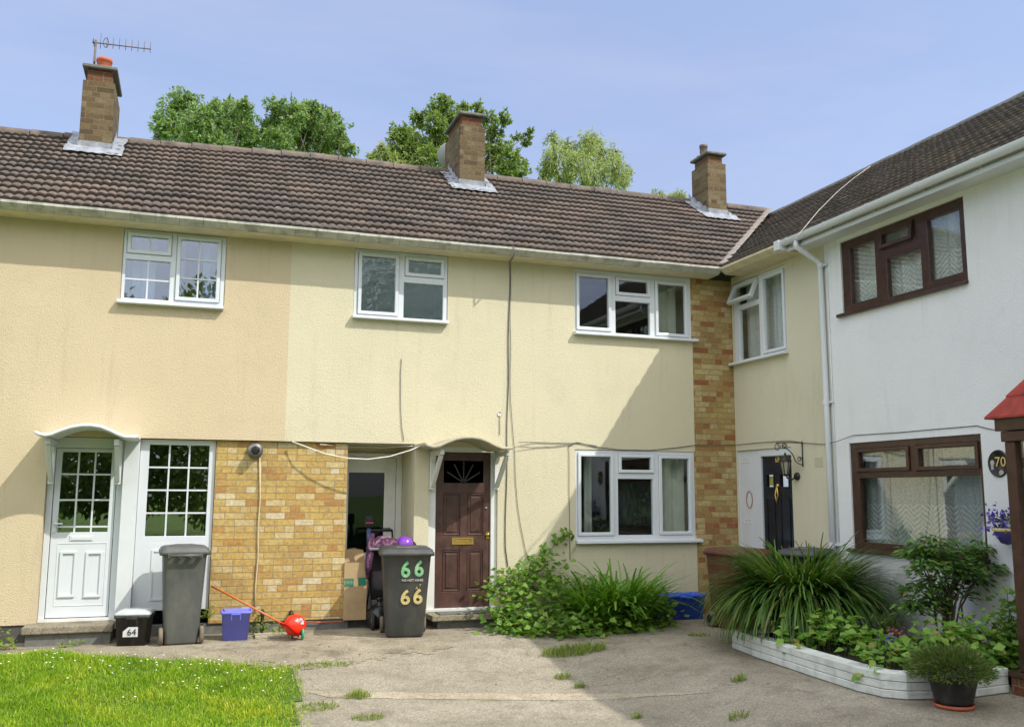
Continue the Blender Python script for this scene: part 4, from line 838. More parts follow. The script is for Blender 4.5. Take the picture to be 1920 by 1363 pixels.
# lantern by the black door
lp = at_x(1496, 893, XW); u_ = -lp[1]; z_ = lp[2]
t = thing('wall_lantern', 'black coach lantern with glass sides by the black front door', 'wall lamp', (XW-.02, lp[1], z_))
b = MB(WING).lathe([(.055, -.002), (.05, -.03), (.02, -.04), (.0, -.04)], (u_, 0, z_), 14, 'y'); b.tube([(u_, -.03, z_), (u_, -.10, z_-.05), (u_, -.17, z_-.02), (u_, -.19, z_+.03)], .011, 8); b.build('arm', M['black_iron'], t)
c = (u_, -.19, z_+.03)
MB(WING).lathe([(.04, 0), (.068, .17), (.068, .172), (.0, .172)], c, 6).build('glass', M['lamp_glass'], t)
b = MB(WING).lathe([(.02, -.03), (.045, -.012), (.045, .0)], c, 6); b.lathe([(.085, .165), (.085, .18), (.045, .235), (.018, .25), (.012, .285), (0, .285)], c, 6)
for k in range(6): a = k*math.pi/3; b.bar((c[0]+.042*math.cos(a), c[1]+.042*math.sin(a), c[2]), (c[0]+.071*math.cos(a), c[1]+.071*math.sin(a), c[2]+.17), .009, .009)
b.build('cage', M['black_iron'], t)
# scrolled hanging bracket over the black door
b0 = at_x(1505, 830, XW); u0, z0 = -b0[1], b0[2]
b = MB(WING); b.tube([(u0, -.012, z0+.02), (u0, -.012, z0-.32)], .008, 6); b.tube([(u0, -.012, z0), (u0, -.20, z0), (u0, -.42, z0-.01)], .008, 6)
b.tube([(u0, -.012, z0-.30)] + [(u0, -.012-.30*k/8-.03*math.sin(k*.9), z0-.30+.27*(k/8)**1.3) for k in range(1, 9)], .007, 6)
for cy, cz, rr in ((-.40, z0-.07, .05), (-.29, z0-.055, .042), (-.06, z0-.22, .035)): b.tube([(u0, cy+rr*math.cos(a)*(1-a/14), cz+rr*math.sin(a)*(1-a/14)) for a in np.linspace(0, 8, 26)], .006, 5)
tag(b.build('hanging_bracket', M['black_iron']), 'black wrought iron scroll bracket above the black front door', 'bracket')
# plaque 70
p = at_x(1872, 869, XW); u_, z_ = -p[1]+.01, p[2]
t = thing('house_number_sign', 'dark oval house number plaque reading 70 beside the porch', 'sign', (XW, p[1], z_))
MB(WING @ Matrix.Translation((u_, 0, z_)) @ Matrix.Scale(.92, 4, (1, 0, 0))).lathe([(.0, -.012), (.118, -.012), (.125, -.02), (.135, -.02), (.14, -.008)], n=32, axis='y').build('plaque', M['slate_sign'], t)
MB(WING).text('70', .14, Matrix.Translation((u_+.035, -.0215, z_+.012)) @ Matrix.Rotation(R(90), 4, 'X')).build('number', M['gold'], t)
b = MB(WING).lathe([(.0, -.016), (.022, -.014), (.028, -.012)], (u_-.075, 0, z_+.01), 10, 'y'); b.box(u_-.09, u_-.06, -.016, -.012, z_-.06, z_+.02); b.lathe([(.0, -.016), (.02, -.014), (.03, -.012)], (u_+.03, 0, z_-.095), 10, 'y'); b.build('emblem', M['mortar'], t)
# wall basket with flowers
p = at_x(1884, 985, XW-.14); t = thing('flower_basket', 'small wall basket of purple flowers beside the brown porch', 'flower basket', (XW-.14, p[1], p[2]))
xf = WING @ Matrix.Translation((-p[1]+.01, -.13, p[2]-.02))
MB(xf).lathe([(.0, -.17), (.06, -.15), (.11, -.07), (.125, 0), (.115, 0), (.10, -.04), (0, -.05)], n=20).build('basket', plain('purple_pot', (.07, .05, .22), .5, .2, 8), t)
MB(xf).lathe([(.127, -.035), (.131, -.02), (.129, -.005), (.124, -.005)], n=20).build('basket_band', M['num_cream'], t)
n = 90; Q = np.array([p[0]-.0, p[1], p[2]]) + rng.normal(size=(n, 3))*np.array([.055, .085, .05]) + np.array([0, 0, .06]); leaves('foliage', Q, unit(n)+[0, 0, .3], unit(n), .05, .025, L['fine'], t)
n = 70; Q = np.array([p[0]-.03, p[1]+.03, p[2]]) + rng.normal(size=(n, 3))*np.array([.06, .09, .07]) + np.array([0, .03, .06]); leaves('flower', Q, unit(n), unit(n), .045, .04, L['violet'], t)

# ------------------------------------------------------------------ bins and boxes by the wall
def rrect(w_, d_, r, z, cy=0, n=4, cx=0):
    pts = []
    for sx, sy, a0 in ((1, 1, 0), (-1, 1, 90), (-1, -1, 180), (1, -1, 270)):
        for k in range(n+1):
            a = R(a0+90*k/n); pts.append((cx+sx*(w_/2-r)+r*math.cos(a), cy+sy*(d_/2-r)+r*math.sin(a), z))
    return pts
def wheelie_bin(label, mat_, x, y, rz, wb, db, wt, dt, h, lidmat=None, name='wheelie_bin', z=0):
    """front at -y, wheels and handle at +y"""
    t = thing(name, label, 'bin', (0, 0, 0), 'wheelie bins')
    yb = (dt-db)/2-.02
    MB().loft([rrect(wb*.9, db*.9, .04, .0, yb), rrect(wb, db, .05, .025, yb), rrect(wb+(wt-wb)*.5, db+(dt-db)*.5, .05, h*.48, yb*.5), rrect(wt, dt, .05, h*.93, 0), rrect(wt+.012, dt+.012, .05, h*.935, 0), rrect(wt+.015, dt+.015, .05, h*.96, 0), rrect(wt-.02, dt-.02, .04, h*.96, 0), rrect(wt-.06, dt-.06, .04, h*.8, 0)]).build('body', M[mat_], t, .006, 1)
    l_ = MB().loft([rrect(wt+.075, dt+.07, .05, h*.945, -.015), rrect(wt+.08, dt+.075, .055, h*.985, -.015), rrect(wt+.05, dt+.05, .06, h*.992, -.01), rrect(wt+.045, dt+.04, .06, h*1.012, -.01), rrect(wt-.02, dt-.02, .06, h*1.03, 0), rrect(wt*.5, dt*.5, .06, h*1.045, 0)]); 
    lid = l_.build('lid', M[lidmat or mat_], t)
    MB().box(-wt*.22, wt*.22, -dt*.36, -dt*.30, h*1.03, h*1.046).build('lid_label', M['grey_plastic'], lid, .003, 1)
    b = MB().tube([(-wt*.36, dt/2+.085, h*.945), (wt*.36, dt/2+.085, h*.945)], .017, 8)
    for k in (-.36, -.12, .12, .36): b.box(wt*k-.018, wt*k+.018, dt/2-.02, dt/2+.095, h*.925, h*.962)
    b.build('handle', M[mat_], t)
    MB().tube([(-wb/2-.05, db/2+yb-.05, .10), (wb/2+.05, db/2+yb-.05, .10)], .012, 8).build('axle', M['steel'], t)
    for s in (-1, 1):
        wx = s*(wb/2+.035); w_ = MB().lathe([(.055, -.022), (.085, -.024), (.098, -.012), (.098, .012), (.085, .024), (.055, .022)], (wx, db/2+yb-.05, .10), 20, 'x').build('wheel', M['wheel_dusty'], t)
        MB().lathe([(.0, -.016), (.056, -.016), (.056, .016), (.0, .016)], (wx, db/2+yb-.05, .10), 14, 'x').build('hub', M['black_plastic'], w_)
    t.location = (x, y, z); t.rotation_euler.z = R(rz); return t
B64 = wheelie_bin('dark grey wheelie bin turned with its wheels and handle to the front', 'grey_bin', -.025, -.42, 183, .37, .43, .475, .56, 1.06, z=-.0)
B66 = wheelie_bin('grey wheelie bin painted with 66 twice, before the brown door', 'grey_bin_dark', 2.56, -.71, -9, .45, .52, .575, .70, 1.03, z=gz(2.5, -.9))
# numbers on the front of the 66 bin (front plane leans out towards the rim)
def front(z): return -(.52+(.70-.52)*min(1, z/.96))/2*1.0 + (.09-.02)*(1-min(1, z/.96)) - .006
lean = math.atan2(front(.9)-front(.35), .55)
def onbin(txt, size, x, z, m, sx=1, bold=.006): 
    mm = Matrix.Translation((x, front(z)-.004, z)) @ Matrix.Rotation(lean*-1+R(90)*1, 4, 'X') @ Matrix.Scale(sx, 4, (1, 0, 0)); o = MB(B66.matrix_basis @ mm if 0 else mm).text(txt, size, Matrix.Identity(4), .003, bold if size > .1 else 0).build('number', M[m]); o.parent = B66; return o
onbin('6', .265, -.015, .805, 'num_green', .9); onbin('6', .265, .145, .815, 'num_green', .9); onbin('NO HOT ASHES', .036, .07, .685, 'num_white'); onbin('6', .24, -.01, .475, 'num_cream', 1.0); onbin('6', .25, .14, .482, 'num_cream', .95)
onbin('A', .05, .125, .59, 'num_cream'); onbin('Y', .04, .165, .625, 'num_cream')
RB = wheelie_bin('maroon wheelie bin in the corner behind the tall ornamental grass', 'red_bin', 6.86, -1.38, 6, .44, .5, .56, .66, .99)
DB = wheelie_bin('dark grey wheelie bin whose lid shows above the ornamental grass', 'grey_bin_dark', 7.24, -2.34, -60, .38, .46, .47, .55, 1.03)
# black recycling box 64 with cloudy lid
def crate(name, label, cat, x, y, rz, w_, d_, h, m, wb=.86, lid=None, open_=True, z=0):
    t = thing(name, label, cat); r = .03
    rings = [rrect(w_*wb, d_*wb, r, 0), rrect(w_*.97, d_*.97, r, h*.9), rrect(w_*1.04, d_*1.04, r, h*.9), rrect(w_*1.05, d_*1.05, r, h), rrect(w_*.97, d_*.97, r, h)]
    if open_: rings += [rrect(w_*.95, d_*.95, r, h*.88), rrect(w_*wb-.02, d_*wb-.02, r*.7, .012)]
    MB().loft(rings).build('body', M[m], t)
    b = MB(); b.box(-w_*.16, w_*.16, -d_*.545, -d_*.485, h*.88, h*.93); 
    for s in (-1, 1): b.prism([(-d_*.53, h*.89), (-d_*.475, h*.89), (-d_*.465, h*.68)], s*w_*.15-.007, s*w_*.15+.007)
    b.build('handle', M[m], t, .003, 1)
    if lid: MB().loft([rrect(w_*1.05, d_*1.05, r, h+.002), rrect(w_*1.07, d_*1.07, r, h+.015), rrect(w_*.95, d_*.95, r, h+.035), rrect(w_*.6, d_*.6, r, h+.055)]).build('lid', M[lid], t)
    t.location = (x, y, z); t.rotation_euler.z = R(rz); return t
BX = crate('recycling_box', 'black recycling box with cloudy lid and 64 label beside the step', 'recycling box', -.525, -.42, -7, .37, .38, .335, 'black_plastic', .84, 'clear_lid', False)
def plate_on(par, w_, d_, h, z0, z1, x0, x1, txt, size):
    fr = lambda z: -(d_*.84+(d_*.97-d_*.84)*z/(h*.9))/2 - .003
    b = MB(); b.add([(x0, fr(z0), z0), (x1, fr(z0), z0), (x1, fr(z1), z1), (x0+(x1-x0)*.35, fr(z1), z1), (x0, fr(z0+(z1-z0)*.55), z0+(z1-z0)*.55)], [(0, 1, 2, 3, 4)]); o = b.build('label', M['num_white'], double=True); o.parent = par
    a = math.atan2(fr(z0)-fr(z1), z1-z0); o = MB().text(txt, size, Matrix.Translation(((x0+x1)/2+.015, fr((z0+z1)/2)-.004, (z0+z1)/2-.005)) @ Matrix.Rotation(R(90)-a*-1, 4, 'X')).build('number', M['num_black']); o.parent = par
plate_on(BX, .37, .38, .335, .10, .21, -.09, .07, '64', .10)
crate('storage_crate', 'open periwinkle blue plastic crate in front of the brick panel', 'crate', .595, -.40, -4, .335, .30, .335, 'blue_bright', .84)
crate('blue_tub', 'deep blue plastic tub below the downstairs window by the pillar', 'tub', 6.63, -.09-.17, -3, .62, .36, .33, 'blue_deep', .86)
# red push toy with long orange pole
a = at_y(396, 1098, -.25); c = np.array([1.19, -.62, .15])
t = thing('push_toy', 'red round push toy with a long orange pole and green wheels', 'toy', (1.19, -.62, 0))
MB().tube([a, a+(c-a)*.5, c+np.array([-.05, 0, .02])], .012, 8).build('pole', M['orange'], t)
MB().lathe([(.0, -.13), (.075, -.11), (.122, -.05), (.135, 0), (.122, .055), (.075, .11), (0, .13)], tuple(c+np.array([.07, 0, .01])), 20).build('body', M['red_plastic'], t)
b = MB(); ring = []
for k, (s, w_, zz) in enumerate(((0, .03, .03), (.08, .09, .0), (.16, .13, -.07), (.23, .11, -.125))): ring.append([(c[0]-.12+s, c[1]-.11+.02*k-w_*.0+dy*w_, c[2]+.01+zz+abs(dy)*.03) for dy in (-1, -.5, 0, .5, 1)])
vs = [p for r_ in ring for p in r_]; vs += [(x, y, z-.012) for x, y, z in vs]; f_ = [(i*5+k, i*5+k+1, (i+1)*5+k+1, (i+1)*5+k) for i in range(3) for k in range(4)]; b.add(vs, f_ + [tuple(20+i for i in q) for q in f_], True); b.build('scoop', M['red_plastic'], t, double=True)
for s in (-1, 1): MB().lathe([(.0, -.014), (.06, -.014), (.07, 0), (.06, .014), (0, .014)], (c[0]+.10+.055*s, c[1]-.06*s, .07), 16, 'x').build('wheel', M['green_plastic'], t)
b = MB()
for k in range(4): a_ = k*1.1; b.box(-.018, .018, -.003, .003, -.012, .03, Matrix.Translation(c+np.array([.10+.04*math.cos(a_), -.118, .045+.035*math.sin(a_)])) @ Matrix.Rotation(.4*k, 4, 'Y'))
b.build('sticker', M['num_white'], t)
# drain surround
p = at_z(512, 1193, 0); b = MB().plate(p[0]-.22, p[0]+.18, -.14, .14, [(p[0]-.15, p[0]+.11, -.08, .08)], 0, .03); b.v = [(x, z+p[1], y) for x, y, z in b.v]; b.box(p[0]-.15, p[0]+.11, p[1]-.08, p[1]+.08, .0, .012); tag(b.build('drain_surround', M['band'], None, .004, 1), 'pale drain surround on the path beside the red toy', 'drain')
# cardboard box, bin bag, pushchair and helmet in the recess
t = thing('cardboard_box', 'tall open cardboard box with green printing in the recess', 'box', (2.085, .12, .11)); t.rotation_euler.z = R(-3)
def cb(mb, name, m, par):
    o = mb.build(name, M[m]); o.parent = par; return o
b = MB(); b.plate(-.15, .14, 0, .72, [], -.10, -.096); b.plate(-.15, .14, 0, .70, [], .15, .154); b.box(-.15, -.146, -.096, .15, 0, .72); b.box(.136, .14, -.096, .15, 0, .68); cb(b, 'body', 'card', t)
b = MB(); b.add([(-.15, .15, .70), (.14, .15, .70), (.12, .20, .86), (.0, .19, .89), (-.13, .20, .87)], [(0, 1, 2, 3, 4)]); b.add([(.14, -.1, .68), (.14, .15, .68), (.21, .13, .60), (.21, -.08, .58)], [(0, 1, 2, 3)]); o = cb(b, 'flap', 'card', t)
cb(MB().box(-.145, -.03, -.104, -.1005, .42, .52), 'print', 'card_print', t); cb(MB().box(.03, .125, -.104, -.1005, .43, .53), 'print', 'card_print', t)
b = MB().text('EAIN', .06, Matrix.Translation((-.087, -.1045, .47)) @ Matrix.Rotation(R(90), 4, 'X'), .001); cb(b, 'lettering', 'card', t)
def bag(label, x, y, z, s, seed):
    rr = np.random.default_rng(seed); n = 16; rings = []
    for k, (r_, h) in enumerate(((.5, 0), (.95, .12), (1, .38), (.85, .62), (.5, .82), (.16, .92), (.2, 1.02), (.28, 1.12))):
        ph = rr.uniform(0, 6); rings.append([(s*r_*.5*(1+.09*math.sin(5*a+ph)+rr.normal(0, .035))*math.cos(a), s*r_*.42*(1+.09*math.sin(4*a+ph))*math.sin(a), s*h*.85) for a in np.linspace(0, 2*math.pi, n, endpoint=False)])
    o = MB().loft(rings).build('bin_bag', M['black_bag']); o.location = (x, y, z); tag(o, label, 'bin bag')
bag('shiny black bin bag slumped between the cardboard box and pushchair', 2.40, .02, .11*0, .40, 4)
t = thing('pushchair', 'folded dark pushchair with pink floral cover behind the 66 bin', 'pushchair', (2.45, .1, 0))
b = MB()
for s in (2.28, 2.62): b.tube([(s, .42, 1.22), (s, .30, .95), (s, .12, .45), (s, -.10, .10)], .013, 7); b.tube([(s, .15, .50), (s, .38, .10)], .012, 7)
b.tube([(2.28, .42, 1.22), (2.62, .42, 1.22)], .017, 8); b.build('frame', M['black_iron'], t)
MB().loft([rrect(.30, .10, .04, .35, .10, cx=2.45), rrect(.34, .16, .05, .60, .14, cx=2.45), rrect(.35, .16, .05, .95, .24, cx=2.46), rrect(.28, .12, .04, 1.10, .30, cx=2.46)]).build('seat', M['fabric_dark'], t)
b = MB().loft([rrect(.36, .20, .07, 1.02, .0, cx=2.46), rrect(.37, .22, .09, 1.06, .02, cx=2.46), rrect(.28, .18, .08, 1.13, .05, cx=2.45), rrect(.12, .08, .03, 1.16, .08, cx=2.44)]); b.build('cover', M['pink'], t)
MB().loft([rrect(.05, .05, .02, .62, -.05, cx=2.225), rrect(.09, .07, .03, .80, -.05, cx=2.22), rrect(.10, .09, .03, 1.0, -.03, cx=2.25), rrect(.06, .05, .02, 1.2, .0, cx=2.27)]).build('blanket', M['pink'], t)
MB().box(2.22, 2.72, -.10, .12, .985, 1.02).build('tray', M['grey_plastic'], t, .01, 2)
b = MB().loft([rrect(.085, .07, .03, 1.27, .1, cx=2.245), rrect(.10, .08, .03, 1.31, .1, cx=2.245), rrect(.10, .08, .03, 1.39, .1, cx=2.245), rrect(.06, .05, .02, 1.42, .1, cx=2.245)]); b.build('hood', M['fabric_dark'], t); MB().box(2.195, 2.295, .052, .058, 1.325, 1.34).build('stripe', M['red_strip'], t)
MB().loft([rrect(.05, .04, .015, 1.02, .1, cx=2.245), rrect(.05, .04, .015, 1.27, .1, cx=2.245)]).build('post', plain('denim_blue', (.05, .07, .16), .9), t)
for s in (2.27, 2.63):
    w_ = MB().lathe([(.06, -.02), (.095, -.02), (.11, 0), (.095, .02), (.06, .02)], (s, -.16, .11), 20, 'x').build('wheel', M['rubber'], t); MB().lathe([(0, -.012), (.06, -.012), (.06, .012), (0, .012)], (s, -.16, .11), 12, 'x').build('hub', M['grey_plastic'], w_)
hp = np.array([2.70, .02, 1.02]); t = thing('helmet', 'purple cycle helmet lying on the pushchair tray', 'helmet', tuple(hp))
MB(Matrix.Translation(hp) @ Matrix.Rotation(R(18), 4, 'Y')).lathe([(.115, 0), (.118, .03), (.10, .09), (.06, .125), (.0, .14)], n=22).build('shell', M['purple'], t)
MB(Matrix.Translation(hp+np.array([.10, .02, .0]))).lathe([(.07, 0), (.075, .03), (.05, .07), (0, .085)], n=16).build('padding', M['fabric_dark'], t)

# ------------------------------------------------------------------ planter, pot and plants on the right
pl = [(5.895, -2.74), (5.80, -3.40), (5.72, -4.40), (5.68, -5.10), (5.72, -5.38), (5.86, -5.52), (6.10, -5.58), (6.5, -5.62), (6.94, -5.56)]
def offset(pl, d):
    out = []
    for i, p in enumerate(pl):
        a = np.array(pl[max(i-1, 0)]); c = np.array(pl[min(i+1, len(pl)-1)]); t_ = (c-a)/np.linalg.norm(c-a); out.append((p[0]-t_[1]*d, p[1]+t_[0]*d))
    return out
t = thing('planter_wall', 'low white painted block planter wall curving round the right hand flower bed', 'planter', (5.8, -4.2, 0))
HP = .215; b = MB()
for k in range(3):
    z0, z1 = HP*k/3, HP*(k+1)/3-.006; o_ = offset(pl, .004*(k % 2)); i_ = offset(pl, .17); n = len(pl); vs = []
    for z in (z0, z0+.006, z1-.006, z1): 
        q = offset(pl, .004*(k % 2)+(.003 if z in (z0, z1) else 0)+random.uniform(-.002, .002)); vs += [(x, y, z) for x, y in q]
    vs += [(x, y, z1) for x, y in i_] + [(x, y, z0) for x, y in i_]
    b.add(vs, [(r_*n+i, r_*n+i+1, (r_+1)*n+i+1, (r_+1)*n+i) for r_ in range(5) for i in range(n-1)] + [tuple(r_*n for r_ in range(6)), tuple(r_*n+n-1 for r_ in range(6))])
b.build('blockwork', M['white_block'], t)
b = MB(); cp = offset(pl, -.015); ci = offset(pl, .175)
ci2 = offset(pl, .17); n = len(pl); vs = [(x, y, .15) for x, y in ci2] + [(XW-.02, y, .15) for x, y in ci2[:6]] + [(XW-.02, -5.6, .15)]*0
b.add([(x, y, .15) for x, y in ci2] + [(XW-.02, -5.5, .15), (XW-.02, -2.7, .15)], [tuple(range(n+2))]); b.build('soil', M['soil'], t)
# tall ornamental grass
def mound(name, label, cx, cy, z, rx, ry, n, length, width, m, droop=(.5, 1.1), lean=(.15, 1.0), nseg=6, cat='plant', group=None):
    a = rng.uniform(0, 2*np.pi, n); r = np.sqrt(rng.uniform(0, 1, n)); base = np.stack([cx+rx*r*np.cos(a), cy+ry*r*np.sin(a), np.full(n, z)], 1)
    a2 = a + rng.normal(0, .6, n); ln = rng.uniform(*lean, n); o = blades(name, base, np.stack([np.cos(a2), np.sin(a2)], 1)*ln[:, None], rng.uniform(.72, 1.1, n)*length, rng.uniform(.7, 1.2, n)*width, rng.uniform(*droop, n), m, None, nseg)
    return tag(o, label, cat, group)
mound('ornamental_grass', 'big arching clump of dark green ornamental grass in the white planter', 6.64, -3.05, .12, .32, .27, 2700, 1.34, .034, L['sedge'], (.72, 1.95), (.0, .32), 10)
# trailing heart-leaved plant along the planter edge
def patch(name, label, pts, n, spread, size, m, up=.35, stems=True, cat='plant', zmin=0., out=None):
    pts = np.array(pts, float); seg = rng.integers(0, len(pts), n); C = pts[seg] + rng.normal(size=(n, 3))*np.array(spread); C[:, 2] = np.maximum(C[:, 2], zmin)
    D = unit(n); D[:, 2] = D[:, 2]*.35 - .12; N = unit(n)*.45 + np.array([-.15, -.35, .85]) if out is None else unit(n)*.5+np.array(out)
    t = thing(name, label, cat, tuple(pts.mean(0)*np.array([1, 1, 0]) + np.array([0, 0, zmin]))); s = rng.uniform(.6, 1.25, n)*size
    leaves('foliage', C, D, N, s, s*.82, m, t, .16, .36)
    if stems:
        b = MB()
        for k in range(min(40, n//8)):
            c = C[k]; q = pts[seg[k]]; b.tube([(q[0]+rng.normal(0, .05), q[1]+rng.normal(0, .05), zmin), tuple((q+c)/2+np.array([0, 0, .03])), tuple(c)], .0035, 4)
        b.build('stem', M['stem_green'], t)
    return t
tr = [at_y(px, py, y) for px, py, y in ((1470, 1190, -3.7), (1500, 1205, -3.9), (1545, 1165, -4.1), (1565, 1185, -4.2), (1590, 1180, -4.3), (1600, 1205, -4.5), (1640, 1205, -4.7), (1670, 1225, -4.95), (1620, 1195, -4.4), (1690, 1215, -5.0), (1650, 1240, -5.15))]
patch('trailing_plant', 'heart-leaved trailing plant spilling over the front of the white planter', tr, 480, (.10, .10, .07), .09, L['heart'], zmin=.06)
hb = [at_y(px, py, y) for px, py, y in ((1745, 1200, -5.1), (1780, 1190, -5.1), (1820, 1185, -5.1), (1850, 1195, -5.1), (1790, 1215, -5.25), (1840, 1225, -5.25), (1870, 1230, -5.2), (1885, 1215, -5.1), (1740, 1225, -5.2))]
patch('leafy_shrub', 'bright green heart-leaved shrub behind the round black pot', hb, 700, (.11, .12, .08), .09, L['heart'], zmin=.12)
hb2 = [at_y(px, py, y) for px, py, y in ((1880, 1195, -5.2), (1890, 1215, -5.25), (1895, 1160, -5.2), (1885, 1180, -5.2), (1898, 1135, -5.15), (1880, 1240, -5.3))]
patch('leafy_shrub', 'leafy climber growing up against the brown porch post', hb2, 320, (.08, .08, .07), .075, L['bramble'], zmin=.12)
# nandina: cane stems with layered foliage
t = thing('nandina', 'tall feathery shrub with bare canes in front of the white house window', 'shrub', (7.2, -4.65, .15))
b = MB(); sprays = []
base = np.array([7.18, -4.66, .14])
tops = [at_y(px, py, y) for px, py, y in ((1720, 1035, -4.55), (1755, 1020, -4.75), (1800, 1040, -4.6), (1840, 1030, -4.6), (1850, 1065, -4.75), (1775, 1055, -4.5), (1735, 1065, -4.8), (1725, 1105, -4.7), (1810, 1075, -4.8), (1760, 1090, -4.6), (1745, 1130, -4.6), (1720, 1140, -4.7), (1795, 1110, -4.55), (1790, 1060, -4.75), (1830, 1085, -4.5), (1750, 1045, -4.6))]
for k, q in enumerate(tops):
    o_ = base + np.array([rng.normal(0, .07), rng.normal(0, .05), 0]); mid = o_ + (q-o_)*.55 + np.array([(base[0]-q[0])*.25, 0, .08]); b.tube([o_, mid, q], [.014, .010, .006], 6); sprays += [(q, 190)]
b.build('cane', M['stem'], t)
P1 = []; D1 = []
for q, n in sprays:
    a = rng.uniform(0, 6.28, n); r = rng.uniform(.02, .20, n); P1.append(q + np.stack([np.cos(a)*r, np.sin(a)*r*.8, rng.normal(.03, .035, n) - r*.18], 1)); D1.append(np.stack([np.cos(a), np.sin(a), rng.normal(-.25, .25, n)], 1))
P1 = np.concatenate(P1); D1 = np.concatenate(D1); leaves('foliage', P1, D1, unit(len(P1))*.4+[0, -.2, 1], rng.uniform(.06, .11, len(P1)), rng.uniform(.026, .042, len(P1)), L['nandina'], t, .15)
# flowers in the bed
for lab, q, m, n in (('clump of violet flowers in the bed beside the ornamental grass', at_y(1622, 1168, -4.0), 'violet', 90), ('violet flowers among the trailing leaves of the planter', at_y(1668, 1200, -4.75), 'violet', 60), ('dull pink flowers beside the heart-leaved trailing plant', at_y(1680, 1190, -4.6), 'pinkpetal', 60)):
    t = thing('flower_clump', lab, 'flowers', (q[0], q[1], .15), 'flowers in the planter bed'); Q = q + rng.normal(size=(n, 3))*[.055, .055, .03]; leaves('flower', Q, unit(n), unit(n), .038, .034, L[m], t); Q = q + rng.normal(size=(n, 3))*[.07, .06, .04] - [0, 0, .06]; leaves('foliage', Q, unit(n)+[0, 0, .4], unit(n), .055, .02, L['fine'], t)
t = thing('spiky_plant', 'small dark spiky plant behind the violet flowers', 'plant', (6.9, -4.2, .15)); q = at_y(1660, 1172, -4.3); n = 150; leaves('foliage', q + rng.normal(size=(n, 3))*[.07, .07, .035], unit(n)+[0, 0, 1.1], unit(n), .09, .014, L['fine'], t)
# pot
pc = np.array([6.03, -5.86, 0]); t = thing('plant_pot', 'round black plant pot with terracotta saucer in front of the planter', 'plant pot', tuple(pc))
MB().lathe([(.0, .02), (.135, .02), (.15, .06), (.20, .26), (.215, .26), (.218, .295), (.20, .295), (.19, .25), (0, .24)], tuple(pc), 28).build('pot', M['black_plastic'], t)
MB().lathe([(.0, 0), (.15, 0), (.165, .03), (.155, .03), (.15, .015), (0, .015)], tuple(pc), 24).build('saucer', M['terracotta'], t)
n = 5200; a = rng.uniform(0, 6.28, n); ph = np.arccos(rng.uniform(-.15, 1, n)); rr = rng.uniform(.35, 1, n)**.5; dirs = np.stack([np.sin(ph)*np.cos(a), np.sin(ph)*np.sin(a), np.cos(ph)], 1)
bs = 1+.12*np.sin(3*a+1)+.1*np.sin(7*a)
t = thing('bushy_plant', 'dense fine-leaved dark bush growing in the round black pot', 'plant', (pc[0], pc[1], .27)); leaves('foliage', pc + [0, 0, .27] + dirs*(rr*bs)[:, None]*[.335, .32, .20], dirs + unit(n)*.5, unit(n), rng.uniform(.035, .06, n), .009, L['fine'], t); b = MB()
for k in range(30): b.tube([pc+[0, 0, .25], pc+[0, 0, .25]+dirs[k]*[.2, .2, .12], pc+[0, 0, .27]+dirs[k]*[.28, .26, .17]], .004, 4)
b.build('stem', M['stem'], t)

# ------------------------------------------------------------------ bramble, strap-leaf clump, weeds below the cream wall
br = [at_y(px, py, y) for px, py, y in ((940, 1110, -.45), (960, 1095, -.35), (950, 1150, -.7), (985, 1080, -.3), (990, 1120, -.6), (1010, 1150, -.9), (1030, 1090, -.4), (1040, 1130, -.8), (1020, 1060, -.25), (1070, 1110, -.6), (1080, 1150, -1.0), (1110, 1110, -.6), (1120, 1160, -1.1), (1100, 1180, -1.3), (1050, 1175, -1.3), (1000, 1175, -1.1), (960, 1175, -.9), (1140, 1130, -.8), (1160, 1165, -1.2), (1190, 1170, -1.15), (1210, 1140, -.7), (1185, 1125, -.5), (1220, 1130, -.5), (1235, 1155, -.7), (1225, 1170, -.9))]
patch('bramble', 'tangled leafy bramble below the downstairs window of the cream house', br, 2600, (.15, .12, .10), .092, L['bramble'], zmin=.02, cat='shrub')
cl_ = [at_y(px, py, -.08) for px, py in ((1003, 1050), (1012, 1040), (1022, 1028), (1030, 1035), (1036, 1020), (1045, 1012), (1052, 1005), (1062, 998), (1070, 1008), (935, 1085), (945, 1075), (985, 1068), (1000, 1062))]
t = thing('climbing_shoot', 'thin twining shoot climbing from the bramble towards the window sill', 'plant', (4.35, -.1, 0)); MB().tube([(4.3, -.12, .4), at_y(1015, 1060, -.08), at_y(1028, 1036, -.06), at_y(1045, 1015, -.05), at_y(1062, 998, -.05), at_y(1072, 1012, -.05)], .005, 5).build('stem', M['stem_green'], t)
n = 75; C = np.array(cl_)[rng.integers(0, len(cl_), n)] + rng.normal(size=(n, 3))*[.045, .03, .04]; leaves('foliage', C, unit(n)*[1, .4, 1]-[0, .1, .2], unit(n)*.3+[0, -1, .3], rng.uniform(.05, .10, n), rng.uniform(.04, .075, n), L['bramble'], t, .12, .4)
for q, n_, lab in (((5.50, -.80), 300, 'bright strap-leaved clump at the right end of the bramble'), ((5.05, -.85), 260, 'strap-leaved clump rising from the middle of the bramble')):
    mound('strap_leaf_plant', lab, q[0], q[1], 0, .30, .25, n_, 1.0 if q[0] > 5.3 else .85, .048, L['strap'], (.5, 1.2), (.1, .95), 6)

